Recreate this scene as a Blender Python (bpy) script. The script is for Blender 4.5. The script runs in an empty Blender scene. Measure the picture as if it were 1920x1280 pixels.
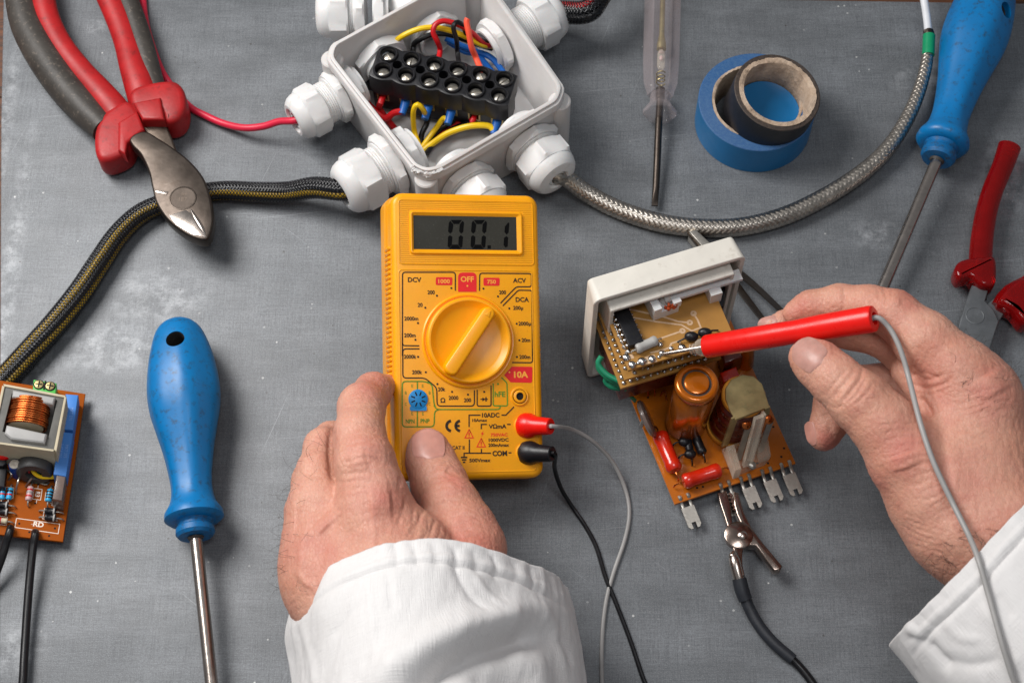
import bpy, bmesh, math, random
import numpy as np
from mathutils import Matrix, Vector
R = math.radians
S = 0.001                                   # everything below is written in millimetres
random.seed(7); rng = np.random.RandomState(5)
sc = bpy.context.scene
COL = sc.collection

# ------------------------------------------------------------------ camera
TILT, FOC, DIST = R(27), 60.0, 768.0
FPX = FOC / 36 * 1920
CAM = Vector((0, -DIST * math.sin(TILT), DIST * math.cos(TILT)))
FWD = Vector((0, math.sin(TILT), -math.cos(TILT))); UPV = Vector((0, math.cos(TILT), math.sin(TILT)))
cam = bpy.data.objects.new('camera', bpy.data.cameras.new('camera')); COL.objects.link(cam)
cam.location = CAM * S; cam.rotation_euler = (TILT, 0, 0)
cam.data.lens = FOC; cam.data.sensor_width = 36; cam.data.clip_start = 0.01; cam.data.clip_end = 50
cam.data.dof.use_dof = True; cam.data.dof.focus_distance = 0.73; cam.data.dof.aperture_fstop = 22
sc.camera = cam

# ------------------------------------------------------------------ light: studio softboxes, dim room
sc.view_settings.view_transform = 'Standard'; sc.view_settings.look = 'None'
sc.view_settings.exposure = 0; sc.view_settings.gamma = 1
w = bpy.data.worlds.new('World'); sc.world = w; w.use_nodes = True
w.node_tree.nodes['Background'].inputs[0].default_value = (0.92, 0.95, 1.0, 1)
w.node_tree.nodes['Background'].inputs[1].default_value = 0.21
def area(name, loc, aim, sx, sy, power, color):
    l = bpy.data.lights.new(name, 'AREA'); l.shape = 'RECTANGLE'; l.size = sx * S; l.size_y = sy * S
    l.energy = power; l.color = color
    o = bpy.data.objects.new(name, l); COL.objects.link(o); o.location = Vector(loc) * S
    o.rotation_euler = (Vector(aim) - Vector(loc)).to_track_quat('-Z', 'Y').to_euler()
    return o
area('softbox_key', (-540, 250, 740), (-20, 0, 0), 460, 460, 10.3, (1.0, 0.975, 0.95))
area('softbox_fill', (120, -250, 1100), (0, 0, 0), 360, 260, 2.4, (0.97, 0.98, 1.0))

# ------------------------------------------------------------------ projection helpers
def ray(px, py):
    return (FWD + Vector((1, 0, 0)) * ((px - 960) / FPX) + UPV * ((640 - py) / FPX))
def W(px, py, h=0.0):
    d = ray(px, py); t = (h - CAM.z) / d.z
    return CAM + d * t
def sc_at(px, py, h=0.0):                   # millimetres per photo pixel
    d = ray(px, py); t = (h - CAM.z) / d.z
    return t / FPX
def proj(P):                                # N x 3 array (mm) -> pixel coords
    P = np.asarray(P, float); Q = P - np.array(CAM)
    z = Q @ np.array(FWD)
    return np.stack([960 + FPX * Q[:, 0] / z, 640 - FPX * (Q @ np.array(UPV)) / z], 1)
def WL(pts, h=None):
    return [W(*(p if len(p) == 3 else (p[0], p[1], h))) for p in pts]

# ------------------------------------------------------------------ materials
def lin(c):
    if isinstance(c, str):
        c = [int(c[i:i + 2], 16) / 255 for i in (0, 2, 4)]
        c = [x / 12.92 if x <= .04045 else ((x + .055) / 1.055) ** 2.4 for x in c]
    return (c[0], c[1], c[2], 1)
MATS = {}
class NT:
    def __init__(s, name):
        s.m = bpy.data.materials.new(name); s.m.use_nodes = True; s.t = s.m.node_tree
        s.b = s.t.nodes['Principled BSDF']; s.tc = s.n('ShaderNodeTexCoord'); MATS[name] = s.m
    def n(s, typ, **kw):
        x = s.t.nodes.new(typ)
        for k, v in kw.items(): setattr(x, k, v)
        return x
    def l(s, a, b): s.t.links.new(a, b)
    def noise(s, scale, detail=4, rough=.55, vec=None, stretch=None):
        x = s.n('ShaderNodeTexNoise'); x.inputs['Scale'].default_value = scale
        x.inputs['Detail'].default_value = detail; x.inputs['Roughness'].default_value = rough
        v = vec or s.tc.outputs['Object']
        if stretch:
            mp = s.n('ShaderNodeMapping'); mp.inputs['Scale'].default_value = stretch; s.l(v, mp.inputs[0]); v = mp.outputs[0]
        s.l(v, x.inputs['Vector']); return x.outputs['Fac']
    def ramp(s, fac, stops):
        r = s.n('ShaderNodeValToRGB'); s.l(fac, r.inputs[0]); e = r.color_ramp.elements
        for i, (p, c) in enumerate(stops):
            if i > 1: e.new(p)
            e[i].position = p; e[i].color = lin(c) if not isinstance(c, (int, float)) else (c, c, c, 1)
        return r.outputs[0]
    def mix(s, fac, a, b, mode='MIX'):
        x = s.n('ShaderNodeMix', data_type='RGBA', blend_type=mode)
        for i, v in ((0, fac), (6, a), (7, b)):
            if isinstance(v, bpy.types.NodeSocket): s.l(v, x.inputs[i])
            elif i == 0: x.inputs[0].default_value = v
            else: x.inputs[i].default_value = lin(v) if not isinstance(v, (int, float)) else (v, v, v, 1)
        return x.outputs[2]
    def math(s, op, a, b=0.0, clamp=False):
        x = s.n('ShaderNodeMath', operation=op, use_clamp=clamp)
        for i, v in ((0, a), (1, b)):
            if isinstance(v, bpy.types.NodeSocket): s.l(v, x.inputs[i])
            else: x.inputs[i].default_value = v
        return x.outputs[0]
    def bump(s, h, strength=.3, dist=.0003, nrm=None):
        x = s.n('ShaderNodeBump'); x.inputs['Strength'].default_value = strength; x.inputs['Distance'].default_value = dist
        s.l(h, x.inputs['Height'])
        if nrm: s.l(nrm, x.inputs['Normal'])
        return x.outputs[0]
    def set(s, **kw):
        for k, v in kw.items():
            i = s.b.inputs[k.replace('_', ' ')]
            if isinstance(v, bpy.types.NodeSocket): s.l(v, i)
            elif isinstance(v, (int, float)): i.default_value = v
            elif len(v) == 3 and not isinstance(v, str) and i.type == 'VECTOR': i.default_value = v
            else: i.default_value = lin(v)
        return s.m
def pmat(name, col, rough=.5, metal=0., var=.12, vs=150, dirt=None, dirtamt=.5, dscale=260, bump=.15, bs=900, spec=.5, coat=0., trans=0., ior=1.46, sss=0., rvar=.12):
    """plain worn surface: tone variation, specks of dirt, fine relief"""
    if name in MATS: return MATS[name]
    t = NT(name); c = lin(col)
    dark = tuple(x * (1 - var) for x in c[:3]); lite = tuple(min(1, x * (1 + var)) for x in c[:3])
    base = t.ramp(t.noise(vs, 5), [(.3, dark), (.7, lite)])
    if dirt:
        f = t.ramp(t.noise(dscale, 6, .7), [(.62 - .12 * dirtamt, 0.), (.72, dirtamt)])
        base = t.mix(f, base, dirt)
    ro = t.math('ADD', t.math('MULTIPLY', t.noise(vs * 2.3, 4), rvar * 2), rough - rvar)
    t.set(Base_Color=base, Roughness=ro, Metallic=metal, IOR=ior)
    t.b.inputs['Specular IOR Level'].default_value = spec
    if bump: t.set(Normal=t.bump(t.noise(bs, 4, .6), bump, .0002))
    if coat: t.set(Coat_Weight=coat, Coat_Roughness=.08)
    if trans: t.set(Transmission_Weight=trans)
    if sss:
        t.set(Subsurface_Weight=sss, Subsurface_Radius=(.002, .001, .0007), Subsurface_Scale=1.0)
    return t.m

# ------------------------------------------------------------------ mesh builder (millimetres)
def catmull(P, n):
    P = [np.array(p, float) for p in P]
    if len(P) == 2: return [P[0] + (P[1] - P[0]) * i / n for i in range(n + 1)]
    Q = [2 * P[0] - P[1]] + P + [2 * P[-1] - P[-2]]
    dense = []
    for i in range(1, len(Q) - 2):
        for k in range(16):
            t = k / 16; a, b, c, d = Q[i - 1:i + 3]
            dense.append(.5 * (2 * b + (c - a) * t + (2 * a - 5 * b + 4 * c - d) * t * t + (3 * b - a - 3 * c + d) * t ** 3))
    dense.append(P[-1]); dense = np.array(dense)
    L = np.r_[0, np.cumsum(np.linalg.norm(np.diff(dense[:, :3], axis=0), axis=1))]
    u = np.linspace(0, L[-1], n + 1)
    return [np.array([np.interp(x, L, dense[:, j]) for j in range(dense.shape[1])]) for x in u]
def frames(C):
    C = np.array(C)[:, :3]; T = np.gradient(C, axis=0); T /= np.linalg.norm(T, axis=1)[:, None] + 1e-12
    n = np.cross(T[0], [0, 0, 1]);
    if np.linalg.norm(n) < 1e-3: n = np.array([1., 0, 0])
    n /= np.linalg.norm(n); N = []
    for t in T:
        n = n - t * (n @ t); n /= np.linalg.norm(n); N.append(n)
    N = np.array(N); return T, N, np.cross(T, N)
class MB:
    def __init__(s): s.v = []; s.f = []; s.uv = {}; s.mi = []
    def add(s, v, f, M=None, uv=None, mi=0):
        b = len(s.v)
        if M is not None: v = [M @ Vector(p) for p in v]
        s.v += [tuple(p) for p in v]
        for k, q in enumerate(f):
            if uv is not None: s.uv[len(s.f)] = uv[k]
            s.f.append([b + i for i in q]); s.mi.append(mi)
        return s
    def box(s, c, d, M=None, mi=0):
        x, y, z = c; a, b, e = (i / 2 for i in d)
        v = [(x + i * a, y + j * b, z + k * e) for k in (-1, 1) for j in (-1, 1) for i in (-1, 1)]
        return s.add(v, [(0, 2, 3, 1), (4, 5, 7, 6), (0, 1, 5, 4), (2, 6, 7, 3), (0, 4, 6, 2), (1, 3, 7, 5)], M, mi=mi)
    def prism(s, poly, z0, z1, rt=0., rb=0., M=None, seg=3, mi=0, draft=0.):
        """closed outline (x,y) from z0 to z1, top and bottom edges rounded by rt / rb"""
        P = np.array(poly, float)[:, :2]
        a = 0.5 * np.sum(P[:, 0] * np.roll(P[:, 1], -1) - np.roll(P[:, 0], -1) * P[:, 1])
        if a < 0: P = P[::-1]
        e1 = P - np.roll(P, 1, 0); e2 = np.roll(P, -1, 0) - P
        n1 = np.stack([e1[:, 1], -e1[:, 0]], 1); n2 = np.stack([e2[:, 1], -e2[:, 0]], 1)
        n1 /= np.linalg.norm(n1, axis=1)[:, None] + 1e-9; n2 /= np.linalg.norm(n2, axis=1)[:, None] + 1e-9
        m = n1 + n2; m /= np.maximum((m * n1).sum(1), .55)[:, None] * 1.0
        m /= np.maximum(np.linalg.norm(m, axis=1)[:, None], 1e-9) / np.minimum(np.linalg.norm(m, axis=1)[:, None], 1.6)
        rows = []
        if rb: rows += [(z0 + rb * (1 - math.cos(t)), -rb * (1 - math.sin(t))) for t in np.linspace(0, math.pi / 2, seg + 1)]
        else: rows.append((z0, 0))
        if rt: rows += [(z1 - rt * (1 - math.sin(t)), -rt * (1 - math.cos(t)) - draft) for t in np.linspace(0, math.pi / 2, seg + 1)]
        else: rows.append((z1, -draft))
        v = []; n = len(P)
        for z, o in rows: v += [(x, y, z) for x, y in P + m * o]
        f = [tuple(range(n))[::-1]]
        for k in range(len(rows) - 1):
            f += [(k * n + i, k * n + (i + 1) % n, (k + 1) * n + (i + 1) % n, (k + 1) * n + i) for i in range(n)]
        f.append(tuple((len(rows) - 1) * n + i for i in range(n)))
        return s.add(v, f, M, mi=mi)
    def lathe(s, prof, n=32, M=None, mod=None, cap=True, mi=0):
        """profile (r,z) round local z; mod(angle, z) scales the radius"""
        v = []; f = []
        for r, z in prof:
            for i in range(n):
                a = 2 * math.pi * i / n; q = r * (mod(a, z) if mod else 1)
                v.append((q * math.cos(a), q * math.sin(a), z))
        for k in range(len(prof) - 1):
            f += [(k * n + i, k * n + (i + 1) % n, (k + 1) * n + (i + 1) % n, (k + 1) * n + i) for i in range(n)]
        if cap: f.append(tuple(range(n))[::-1]); f.append(tuple((len(prof) - 1) * n + i for i in range(n)))
        return s.add(v, f, M, mi=mi)
    def tube(s, pts, r, n=12, seg=None, sx=1., sy=1., roll=0., M=None, mi=0, rough=0.):
        """round bar along a smooth path; r number or one per point; sx, sy flatten it across / up"""
        P = [list(p) for p in pts]; rr = [r] * len(P) if isinstance(r, (int, float)) else list(r)
        P = [p + [q] for p, q in zip(P, rr)]
        L = sum((Vector(P[i + 1][:3]) - Vector(P[i][:3])).length for i in range(len(P) - 1))
        seg = seg or int(max(4, min(220, L / max(.8, min(rr) * .8))))
        C = catmull(P, seg); T, N, B = frames([c[:3] for c in C])
        v = []; uv = []; f = []; acc = 0.
        for k, c in enumerate(C):
            if k: acc += np.linalg.norm(C[k][:3] - C[k - 1][:3])
            for i in range(n):
                a = 2 * math.pi * i / n + roll
                q = c[3] * (1 + rough * (rng.rand() - .5))
                v.append(c[:3] + q * (N[k] * math.cos(a) * sx + B[k] * math.sin(a) * sy))
            uv.append(acc * S)
        U = []
        for k in range(seg):
            for i in range(n):
                f.append((k * n + i, k * n + (i + 1) % n, (k + 1) * n + (i + 1) % n, (k + 1) * n + i))
                U.append([(i / n, uv[k]), ((i + 1) / n, uv[k]), ((i + 1) / n, uv[k + 1]), (i / n, uv[k + 1])])
        f.append(tuple(range(n))[::-1]); U.append([(0, 0)] * n)
        f.append(tuple(seg * n + i for i in range(n))); U.append([(0, 0)] * n)
        return s.add(v, f, M, U, mi)
    def ball(s, c, r, n=12, M=None, sc3=(1, 1, 1), mi=0):
        m = n // 2
        prof = [(max(1e-4, r * math.sin(math.pi * k / m)), -r * math.cos(math.pi * k / m)) for k in range(m + 1)]
        T = Matrix.Translation(c) @ Matrix.Diagonal((*sc3, 1))
        return s.lathe(prof, n, (M @ T) if M is not None else T, cap=False, mi=mi)
    def text(s, txt, x, y, h, M, z=.1, wid=.85, off=.012, align='CENTER', rot=0., flip=False, mi=0, fitw=0.):
        cu = bpy.data.curves.new('t', 'FONT'); cu.body = txt; cu.size = 1; cu.align_x = align; cu.align_y = 'CENTER'
        cu.offset = off; cu.resolution_u = 3; cu.fill_mode = 'FRONT'
        o = bpy.data.objects.new('t', cu); me = bpy.data.meshes.new_from_object(o)
        k = h / .73
        if fitw:
            X = [v.co.x for v in me.vertices]; Y = [v.co.y for v in me.vertices]
            cxx, cyy = (max(X) + min(X)) / 2, (max(Y) + min(Y)) / 2; k = h / (max(Y) - min(Y)); wid = fitw / (max(X) - min(X)) / k
            for v in me.vertices: v.co.x -= cxx; v.co.y -= cyy
        T = M @ Matrix.Translation((x, y, z)) @ Matrix.Rotation(rot, 4, 'Z') @ Matrix.Diagonal((k * wid, k, 1, 1))
        s.add([v.co for v in me.vertices], [tuple(p.vertices) for p in me.polygons], T, mi=mi)
        bpy.data.objects.remove(o); bpy.data.meshes.remove(me); return s
    def stroke(s, pts, wd, M, z=.1, mi=0, closed=False):
        """flat printed line of width wd along (x,y) points"""
        P = [Vector((p[0], p[1])) for p in pts]; n = len(P); v = []
        for i in range(n):
            a = P[i] - P[i - 1] if (i or closed) else P[1] - P[0]
            b = P[(i + 1) % n] - P[i] if (i < n - 1 or closed) else P[-1] - P[-2]
            a = a.normalized(); b = b.normalized(); t = (a + b).normalized() if (a + b).length > 1e-6 else a
            nn = Vector((-t.y, t.x)) * (wd / 2) / max(.5, t.dot(a))
            v += [(P[i].x + nn.x, P[i].y + nn.y, z), (P[i].x - nn.x, P[i].y - nn.y, z)]
        f = [(2 * i + 1, 2 * ((i + 1) % n) + 1, 2 * ((i + 1) % n), 2 * i) for i in range(n if closed else n - 1)]
        return s.add(v, f, M, mi=mi)
def circle(cx, cy, r, n=32, a0=0.): return [(cx + r * math.cos(a0 + 2 * math.pi * i / n), cy + r * math.sin(a0 + 2 * math.pi * i / n)) for i in range(n)]
def rrect(w_, h_, r, n=5, cx=0, cy=0):
    out = []
    for qx, qy, a in ((1, 1, 0), (-1, 1, 90), (-1, -1, 180), (1, -1, 270)):
        for k in range(n + 1):
            t = R(a + 90 * k / n); out.append((cx + qx * (w_ / 2 - r) + r * math.cos(t), cy + qy * (h_ / 2 - r) + r * math.sin(t)))
    return out
def smooth_poly(pts, n=60):
    P = [list(p) for p in pts]; P = P[-2:] + P + P[:2]
    C = catmull([p + [0] for p in P], n * 2); C = np.array(C)
    a = np.argmin(np.linalg.norm(C[:n // 2 + 10, :2] - np.array(pts[0])[:2], axis=1)) if False else None
    out = []
    Q = [np.array(p[:2], float) for p in pts]; m = len(Q)
    per = max(2, n // m)
    for i in range(m):
        p0, p1, p2, p3 = Q[i - 1], Q[i], Q[(i + 1) % m], Q[(i + 2) % m]
        for k in range(per):
            t = k / per
            out.append(.5 * (2 * p1 + (p2 - p0) * t + (2 * p0 - 5 * p1 + 4 * p2 - p3) * t * t + (3 * p1 - p0 - 3 * p2 + p3) * t ** 3))
    return [tuple(p) for p in out]

# ------------------------------------------------------------------ objects
WM = {}
def link(o, parent, M):
    COL.objects.link(o); WM[o.name] = M
    if parent is not None:
        o.parent = parent; o.matrix_local = WM[parent.name].inverted() @ M
    else: o.matrix_world = M
    return o
def scM(M): # frame in mm -> metres
    M = M.copy(); M.translation = M.translation * S; return M
def tag(o, label, cat=None, group=None):
    o['label'] = label
    if cat: o['category'] = cat
    if group: o['group'] = group
    return o
def thing(name, label, cat, loc, group=None):
    o = bpy.data.objects.new(name, None); o.empty_display_size = .01
    link(o, None, Matrix.Translation(Vector(loc) * S)); return tag(o, label, cat, group)
def mesh_of(name, mb, mats, smooth=35):
    me = bpy.data.meshes.new(name)
    me.from_pydata([(x * S, y * S, z * S) for x, y, z in mb.v], [], mb.f)
    for m in (mats if isinstance(mats, (list, tuple)) else [mats]): me.materials.append(m)
    if any(mb.mi): me.polygons.foreach_set('material_index', mb.mi)
    if mb.uv:
        L = me.uv_layers.new(name='UVMap'); arr = np.zeros((len(me.loops), 2)); i = 0
        for k, p in enumerate(mb.f):
            if k in mb.uv: arr[i:i + len(p)] = mb.uv[k]
            i += len(p)
        L.data.foreach_set('uv', arr.ravel())
    if smooth:
        me.polygons.foreach_set('use_smooth', [True] * len(me.polygons)); me.update()
        if smooth < 180: me.set_sharp_from_angle(angle=R(smooth))
    me.update(); return me
def obj(name, mb, mats, parent=None, M=None, smooth=35, label=None):
    """M given: mb is local to frame M (mm). M None: mb is in world mm; the origin goes to the parent's or its own base"""
    if M is None:
        if parent is not None: loc = WM[parent.name].translation / S
        else:
            a = np.array(mb.v); c = (a.min(0) + a.max(0)) / 2; loc = Vector((c[0], c[1], a[:, 2].min()))
        mb.v = [(x - loc[0], y - loc[1], z - loc[2]) for x, y, z in mb.v]
        M = Matrix.Translation(loc)
    o = bpy.data.objects.new(name, mesh_of(name, mb, mats, smooth))
    link(o, parent, scM(M))
    if label: o['label'] = label
    return o
def dup(o, parent, M, name=None):
    c = o.copy(); c.name = name or o.name.split('.')[0]; link(c, parent, scM(M)); return c
def dup_tree(o, parent, M):
    """copy o and its children to frame M (mm)"""
    c = dup(o, parent, M)
    for ch in [x for x in list(COL.objects) if x.parent == o]:
        k = ch.copy(); COL.objects.link(k); k.parent = c; k.matrix_local = ch.matrix_local.copy(); WM[k.name] = WM[c.name] @ ch.matrix_local
    return c
def struct(o): o['kind'] = 'structure'; return o
def frame(o, x, z):
    x = Vector(x).normalized(); z = Vector(z).normalized(); y = z.cross(x).normalized(); x = y.cross(z).normalized()
    M = Matrix((x, y, z)).transposed().to_4x4(); M.translation = Vector(o); return M
def axisM(p0, p1, up=(0, 0, 1)):            # local z along p0->p1
    z = (Vector(p1) - Vector(p0)).normalized(); u = Vector(up)
    x = u.cross(z)
    if x.length < 1e-4: x = Vector((1, 0, 0))
    return frame(p0, x, z)
def cut(o, cutters, smooth=35):
    """subtract a mesh builder (same frame as o's mesh, mm)"""
    me = bpy.data.meshes.new('c'); me.from_pydata([(x * S, y * S, z * S) for x, y, z in cutters.v], [], cutters.f); me.update()
    bm = bmesh.new(); bm.from_mesh(me); bmesh.ops.recalc_face_normals(bm, faces=bm.faces); bm.to_mesh(me); bm.free()
    c = bpy.data.objects.new('c', me); COL.objects.link(c)
    t = bpy.data.objects.new('t', o.data); COL.objects.link(t)
    md = t.modifiers.new('b', 'BOOLEAN'); md.operation = 'DIFFERENCE'; md.object = c; md.solver = 'EXACT'
    dg = bpy.context.evaluated_depsgraph_get(); dg.update()
    new = bpy.data.meshes.new_from_object(t.evaluated_get(dg)); new.name = o.data.name
    bpy.data.objects.remove(t); bpy.data.objects.remove(c)
    new.polygons.foreach_set('use_smooth', [True] * len(new.polygons)); new.set_sharp_from_angle(angle=R(smooth)); o.data = new
    return o
# ------------------------------------------------------------------ shared materials
def zinc_mat():
    t = NT('zinc_sheet'); o = t.tc.outputs['Object']
    big = t.noise(9, 6, .6); mid = t.noise(45, 8, .65); fine = t.noise(900, 3, .7)
    base = t.ramp(big, [(.3, '575a5d'), (.7, '696d71')])
    base = t.mix(t.ramp(mid, [(.42, 0.), (.75, .3)]), base, '8f9499')
    gr = t.noise(2400, 2, .8); st = t.noise(1., 5, .65, stretch=(14, 55, 1)); st2 = t.noise(1., 5, .65, stretch=(60, 16, 1))
    base = t.mix(t.ramp(st, [(.42, 0.), (.7, .35)]), base, '95999e'); base = t.mix(t.ramp(st2, [(.45, 0.), (.75, .3)]), base, '55575b')
    base = t.mix(t.ramp(fine, [(.3, .55), (.6, 0.)]), base, '47484b'); base = t.mix(t.ramp(gr, [(.5, 0.), (.8, .55)]), base, 'a9acb0')
    # fine rolled weave both ways
    wx = t.noise(1.0, 3, .7, stretch=(2600, 60, 1)); wy = t.noise(1.0, 3, .7, stretch=(60, 2600, 1))
    base = t.mix(t.ramp(t.math('ADD', wx, wy), [(.85, .5), (1.12, 0.)]), base, '484a4e')
    # chalky smears, stronger towards the old left edge
    sep = t.n('ShaderNodeSeparateXYZ'); t.l(o, sep.inputs[0]); x, y = sep.outputs[0], sep.outputs[1]
    def blob(cx, cy, rx, ry):
        a = t.math('POWER', t.math('DIVIDE', t.math('SUBTRACT', x, cx * S), rx * S), 2.)
        b = t.math('POWER', t.math('DIVIDE', t.math('SUBTRACT', y, cy * S), ry * S), 2.)
        return t.math('SUBTRACT', 1., t.math('ADD', a, b), True)
    spots = None
    for px, py, rx, ry in ((215, 650, 34, 16), (30, 1215, 15, 14), (300, 560, 26, 18), (12, 560, 6, 110), (10, 230, 5, 60), (178, 52, 6, 6), (1740, 150, 22, 12), (1880, 330, 12, 30), (1640, 440, 14, 10), (1460, 935, 9, 5), (60, 800, 12, 60), (600, 1230, 12, 20)):
        p = W(px, py); b = blob(p.x, p.y, rx, ry)
        spots = b if spots is None else t.math('MAXIMUM', spots, b)
    smear = t.math('MULTIPLY', t.ramp(t.noise(120, 9, .75), [(.45, 0.), (.62, 1.)]), spots)
    base = t.mix(t.math('MULTIPLY', smear, .3), base, 'd3d6da')
    # tiny white flecks and pits, thin scratches
    vor = t.n('ShaderNodeTexVoronoi'); vor.inputs['Scale'].default_value = 160; t.l(o, vor.inputs['Vector'])
    fleck = t.math('MULTIPLY', t.math('LESS_THAN', vor.outputs['Distance'], .085), t.ramp(t.noise(22, 4, .7), [(.54, 0.), (.62, 1.)]))
    base = t.mix(t.math('MULTIPLY', fleck, .55), base, 'e6e6e2')
    vo2 = t.n('ShaderNodeTexVoronoi'); vo2.inputs['Scale'].default_value = 95; t.l(o, vo2.inputs['Vector'])
    pit = t.math('MULTIPLY', t.math('LESS_THAN', vo2.outputs['Distance'], .05), t.ramp(t.noise(30, 3), [(.5, 0.), (.55, 1.)]))
    base = t.mix(t.math('MULTIPLY', pit, .7), base, '3a3532')
    for rot, st, thr in ((.35, (1400, 9, 1), .74), (-.9, (1100, 14, 1), .75), (1.45, (1500, 7, 1), .73)):
        mp = t.n('ShaderNodeMapping'); mp.inputs['Rotation'].default_value = (0, 0, rot); t.l(o, mp.inputs[0])
        sn = t.noise(1.0, 2, .5, vec=mp.outputs[0], stretch=st)
        base = t.mix(t.ramp(sn, [(thr - .02, 0.), (thr + .03, .28)]), base, 'b9bcc0')
    ro = t.math('ADD', t.math('MULTIPLY', mid, .24), .36)
    bp = t.bump(t.math('ADD', fine, t.math('MULTIPLY', t.math('ADD', wx, wy), .6)), .16, .0003)
    bp = t.bump(t.noise(14, 2), .35, .003, bp)
    return t.set(Base_Color=base, Roughness=ro, Metallic=.12, Normal=bp)
ZINC = zinc_mat()
def wood():
    t = NT('dark_wood'); n = t.noise(1, 5, .6, stretch=(20, 400, 20))
    return t.set(Base_Color=t.ramp(n, [(.3, '1f130c'), (.7, '6b3c1c')]), Roughness=.6, Normal=t.bump(n, .3, .0006))
WOOD = wood()
M_YEL = pmat('yellow_plastic', 'f5a402', .38, var=.05, vs=60, bump=.10, bs=1600, dirt='8a5208', dirtamt=.25, dscale=500, sss=.12)
M_YEL2 = pmat('yellow_plastic_dial', 'f8a602', .33, var=.03, vs=60, bump=.05, bs=1600, sss=.12)
M_BLKPRINT = pmat('black_print', '2a1a08', .6, var=.2, vs=900, bump=0)
M_GRNPRINT = pmat('green_print', '5d8a20', .6, var=.2, vs=900, bump=0)
M_REDPRINT = pmat('red_print', 'e0171c', .5, var=.06, vs=500, bump=0)
M_REDLINE = pmat('red_line_print', 'e8380e', .5, var=.06, vs=500, bump=0)
M_YELPRINT = pmat('pale_lettering', 'f7a63a', .5, var=.05, bump=0)
M_BLUESOCK = pmat('blue_socket', '1382c4', .45, var=.1)
M_LCD = pmat('lcd_glass', '3a3934', .2, spec=.15, var=.05, vs=60, bump=0, dirt='8c8c86', dirtamt=.25, dscale=1400)
M_LCDDARK = pmat('lcd_segment', '030303', .5, spec=.1, var=.05, bump=0)
M_BLACK = pmat('black_plastic', '16161a', .38, var=.2, dirt='55504a', dirtamt=.22, bump=.1)
M_BLACKRUB = pmat('black_rubber', '17181b', .5, var=.2, dirt='4b4a48', dirtamt=.2, bump=.15)
M_DARKGRIP = pmat('grip_grey', '3a3632', .5, var=.25, vs=90, dirt='8a7d70', dirtamt=.5, dscale=420, bump=.5, bs=900)
M_REDGRIP = pmat('grip_red', 'a21619', .46, var=.2, vs=90, dirt='4a1614', dirtamt=.6, dscale=300, bump=.25, bs=700)
M_STEEL = pmat('worn_steel', '554d47', .42, metal=1., var=.22, vs=130, dirt='4a4038', dirtamt=.45, dscale=160, bump=.2, bs=500, rvar=.1)
M_STEELDK = pmat('dark_steel', '6b6057', .4, metal=1., var=.25, vs=100, dirt='2e2824', dirtamt=.6, dscale=120, bump=.2, bs=500)
M_CHROME = pmat('chrome', 'b8aea6', .24, metal=1., var=.12, vs=220, dirt='6b5648', dirtamt=.35, dscale=300, bump=.06, rvar=.06)
M_TIN = pmat('tinned_metal', 'b9b4ab', .38, metal=.9, var=.15, vs=300, dirt='6d665c', dirtamt=.35, dscale=600, bump=.25)
M_SOLDER = pmat('solder', 'c9c7c4', .18, metal=1., var=.15, vs=500, bump=.1)
M_COPPER = pmat('copper', 'c9703a', .26, metal=1., var=.15, vs=300, bump=.1)
M_BRASS = pmat('brass_plate', 'b5a475', .38, metal=.85, var=.22, vs=150, dirt='6f7050', dirtamt=.5, dscale=200, bump=.1)
M_BLUE = pmat('blue_handle', '006eac', .38, var=.08, vs=60, dirt='2a3436', dirtamt=.75, dscale=340, bump=.12, bs=600, coat=0)
M_BLUEGRIME = pmat('grimy_blue', '00629c', .45, var=.12, vs=60, dirt='2e3432', dirtamt=1.0, dscale=420, bump=.4, bs=700)
M_WHITEPL = pmat('box_white', 'cac7c5', .42, var=.05, vs=70, dirt='a39078', dirtamt=.28, dscale=110, bump=.12, bs=900, sss=.15)
M_WHITEGL = pmat('gland_white', 'd8d7d6', .38, var=.04, vs=90, dirt='a89880', dirtamt=.3, dscale=140, bump=.08, bs=1200, sss=.15)
M_IVORY = pmat('ivory_cover', 'd5d0c6', .48, var=.07, vs=90, dirt='8e7f6c', dirtamt=.42, dscale=170, bump=.15, bs=700)
M_REDPL = pmat('red_plastic', 'e6150c', .3, var=.05, vs=100, bump=.06, dirt='8f1410', dirtamt=.2, dscale=500, sss=.1)
M_REDWIRE = pmat('red_wire', 'cf2440', .38, var=.08, bump=.05, dirt='7a1828', dirtamt=.2)
M_RED2 = pmat('red_insulation', 'c31018', .4, var=.1, bump=.05)
M_ORANGEW = pmat('orange_insulation', 'f0563a', .4, var=.1, bump=.05)
M_YELW = pmat('yellow_insulation', 'e9c013', .4, var=.1, bump=.08, dirt='7a5c10', dirtamt=.2)
M_BLUEW = pmat('blue_insulation', '1760b4', .4, var=.1, bump=.05)
M_GRNW = pmat('green_insulation', '1f8460', .35, var=.1, bump=.05)
M_BLKW = pmat('black_insulation', '101013', .35, var=.15, bump=.06)
M_GREYW = pmat('grey_insulation', '9a9896', .4, var=.06, bump=.05)
M_WHTW = pmat('white_insulation', 'd8dade', .4, var=.05, bump=.05)
M_SLEEVE = pmat('heat_shrink', '22252b', .5, var=.18, bump=.3, bs=900, dirt='55575c', dirtamt=.25)
M_BLUETAPE = pmat('blue_tape', '06669e', .36, var=.07, vs=80, bump=.06)
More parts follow.
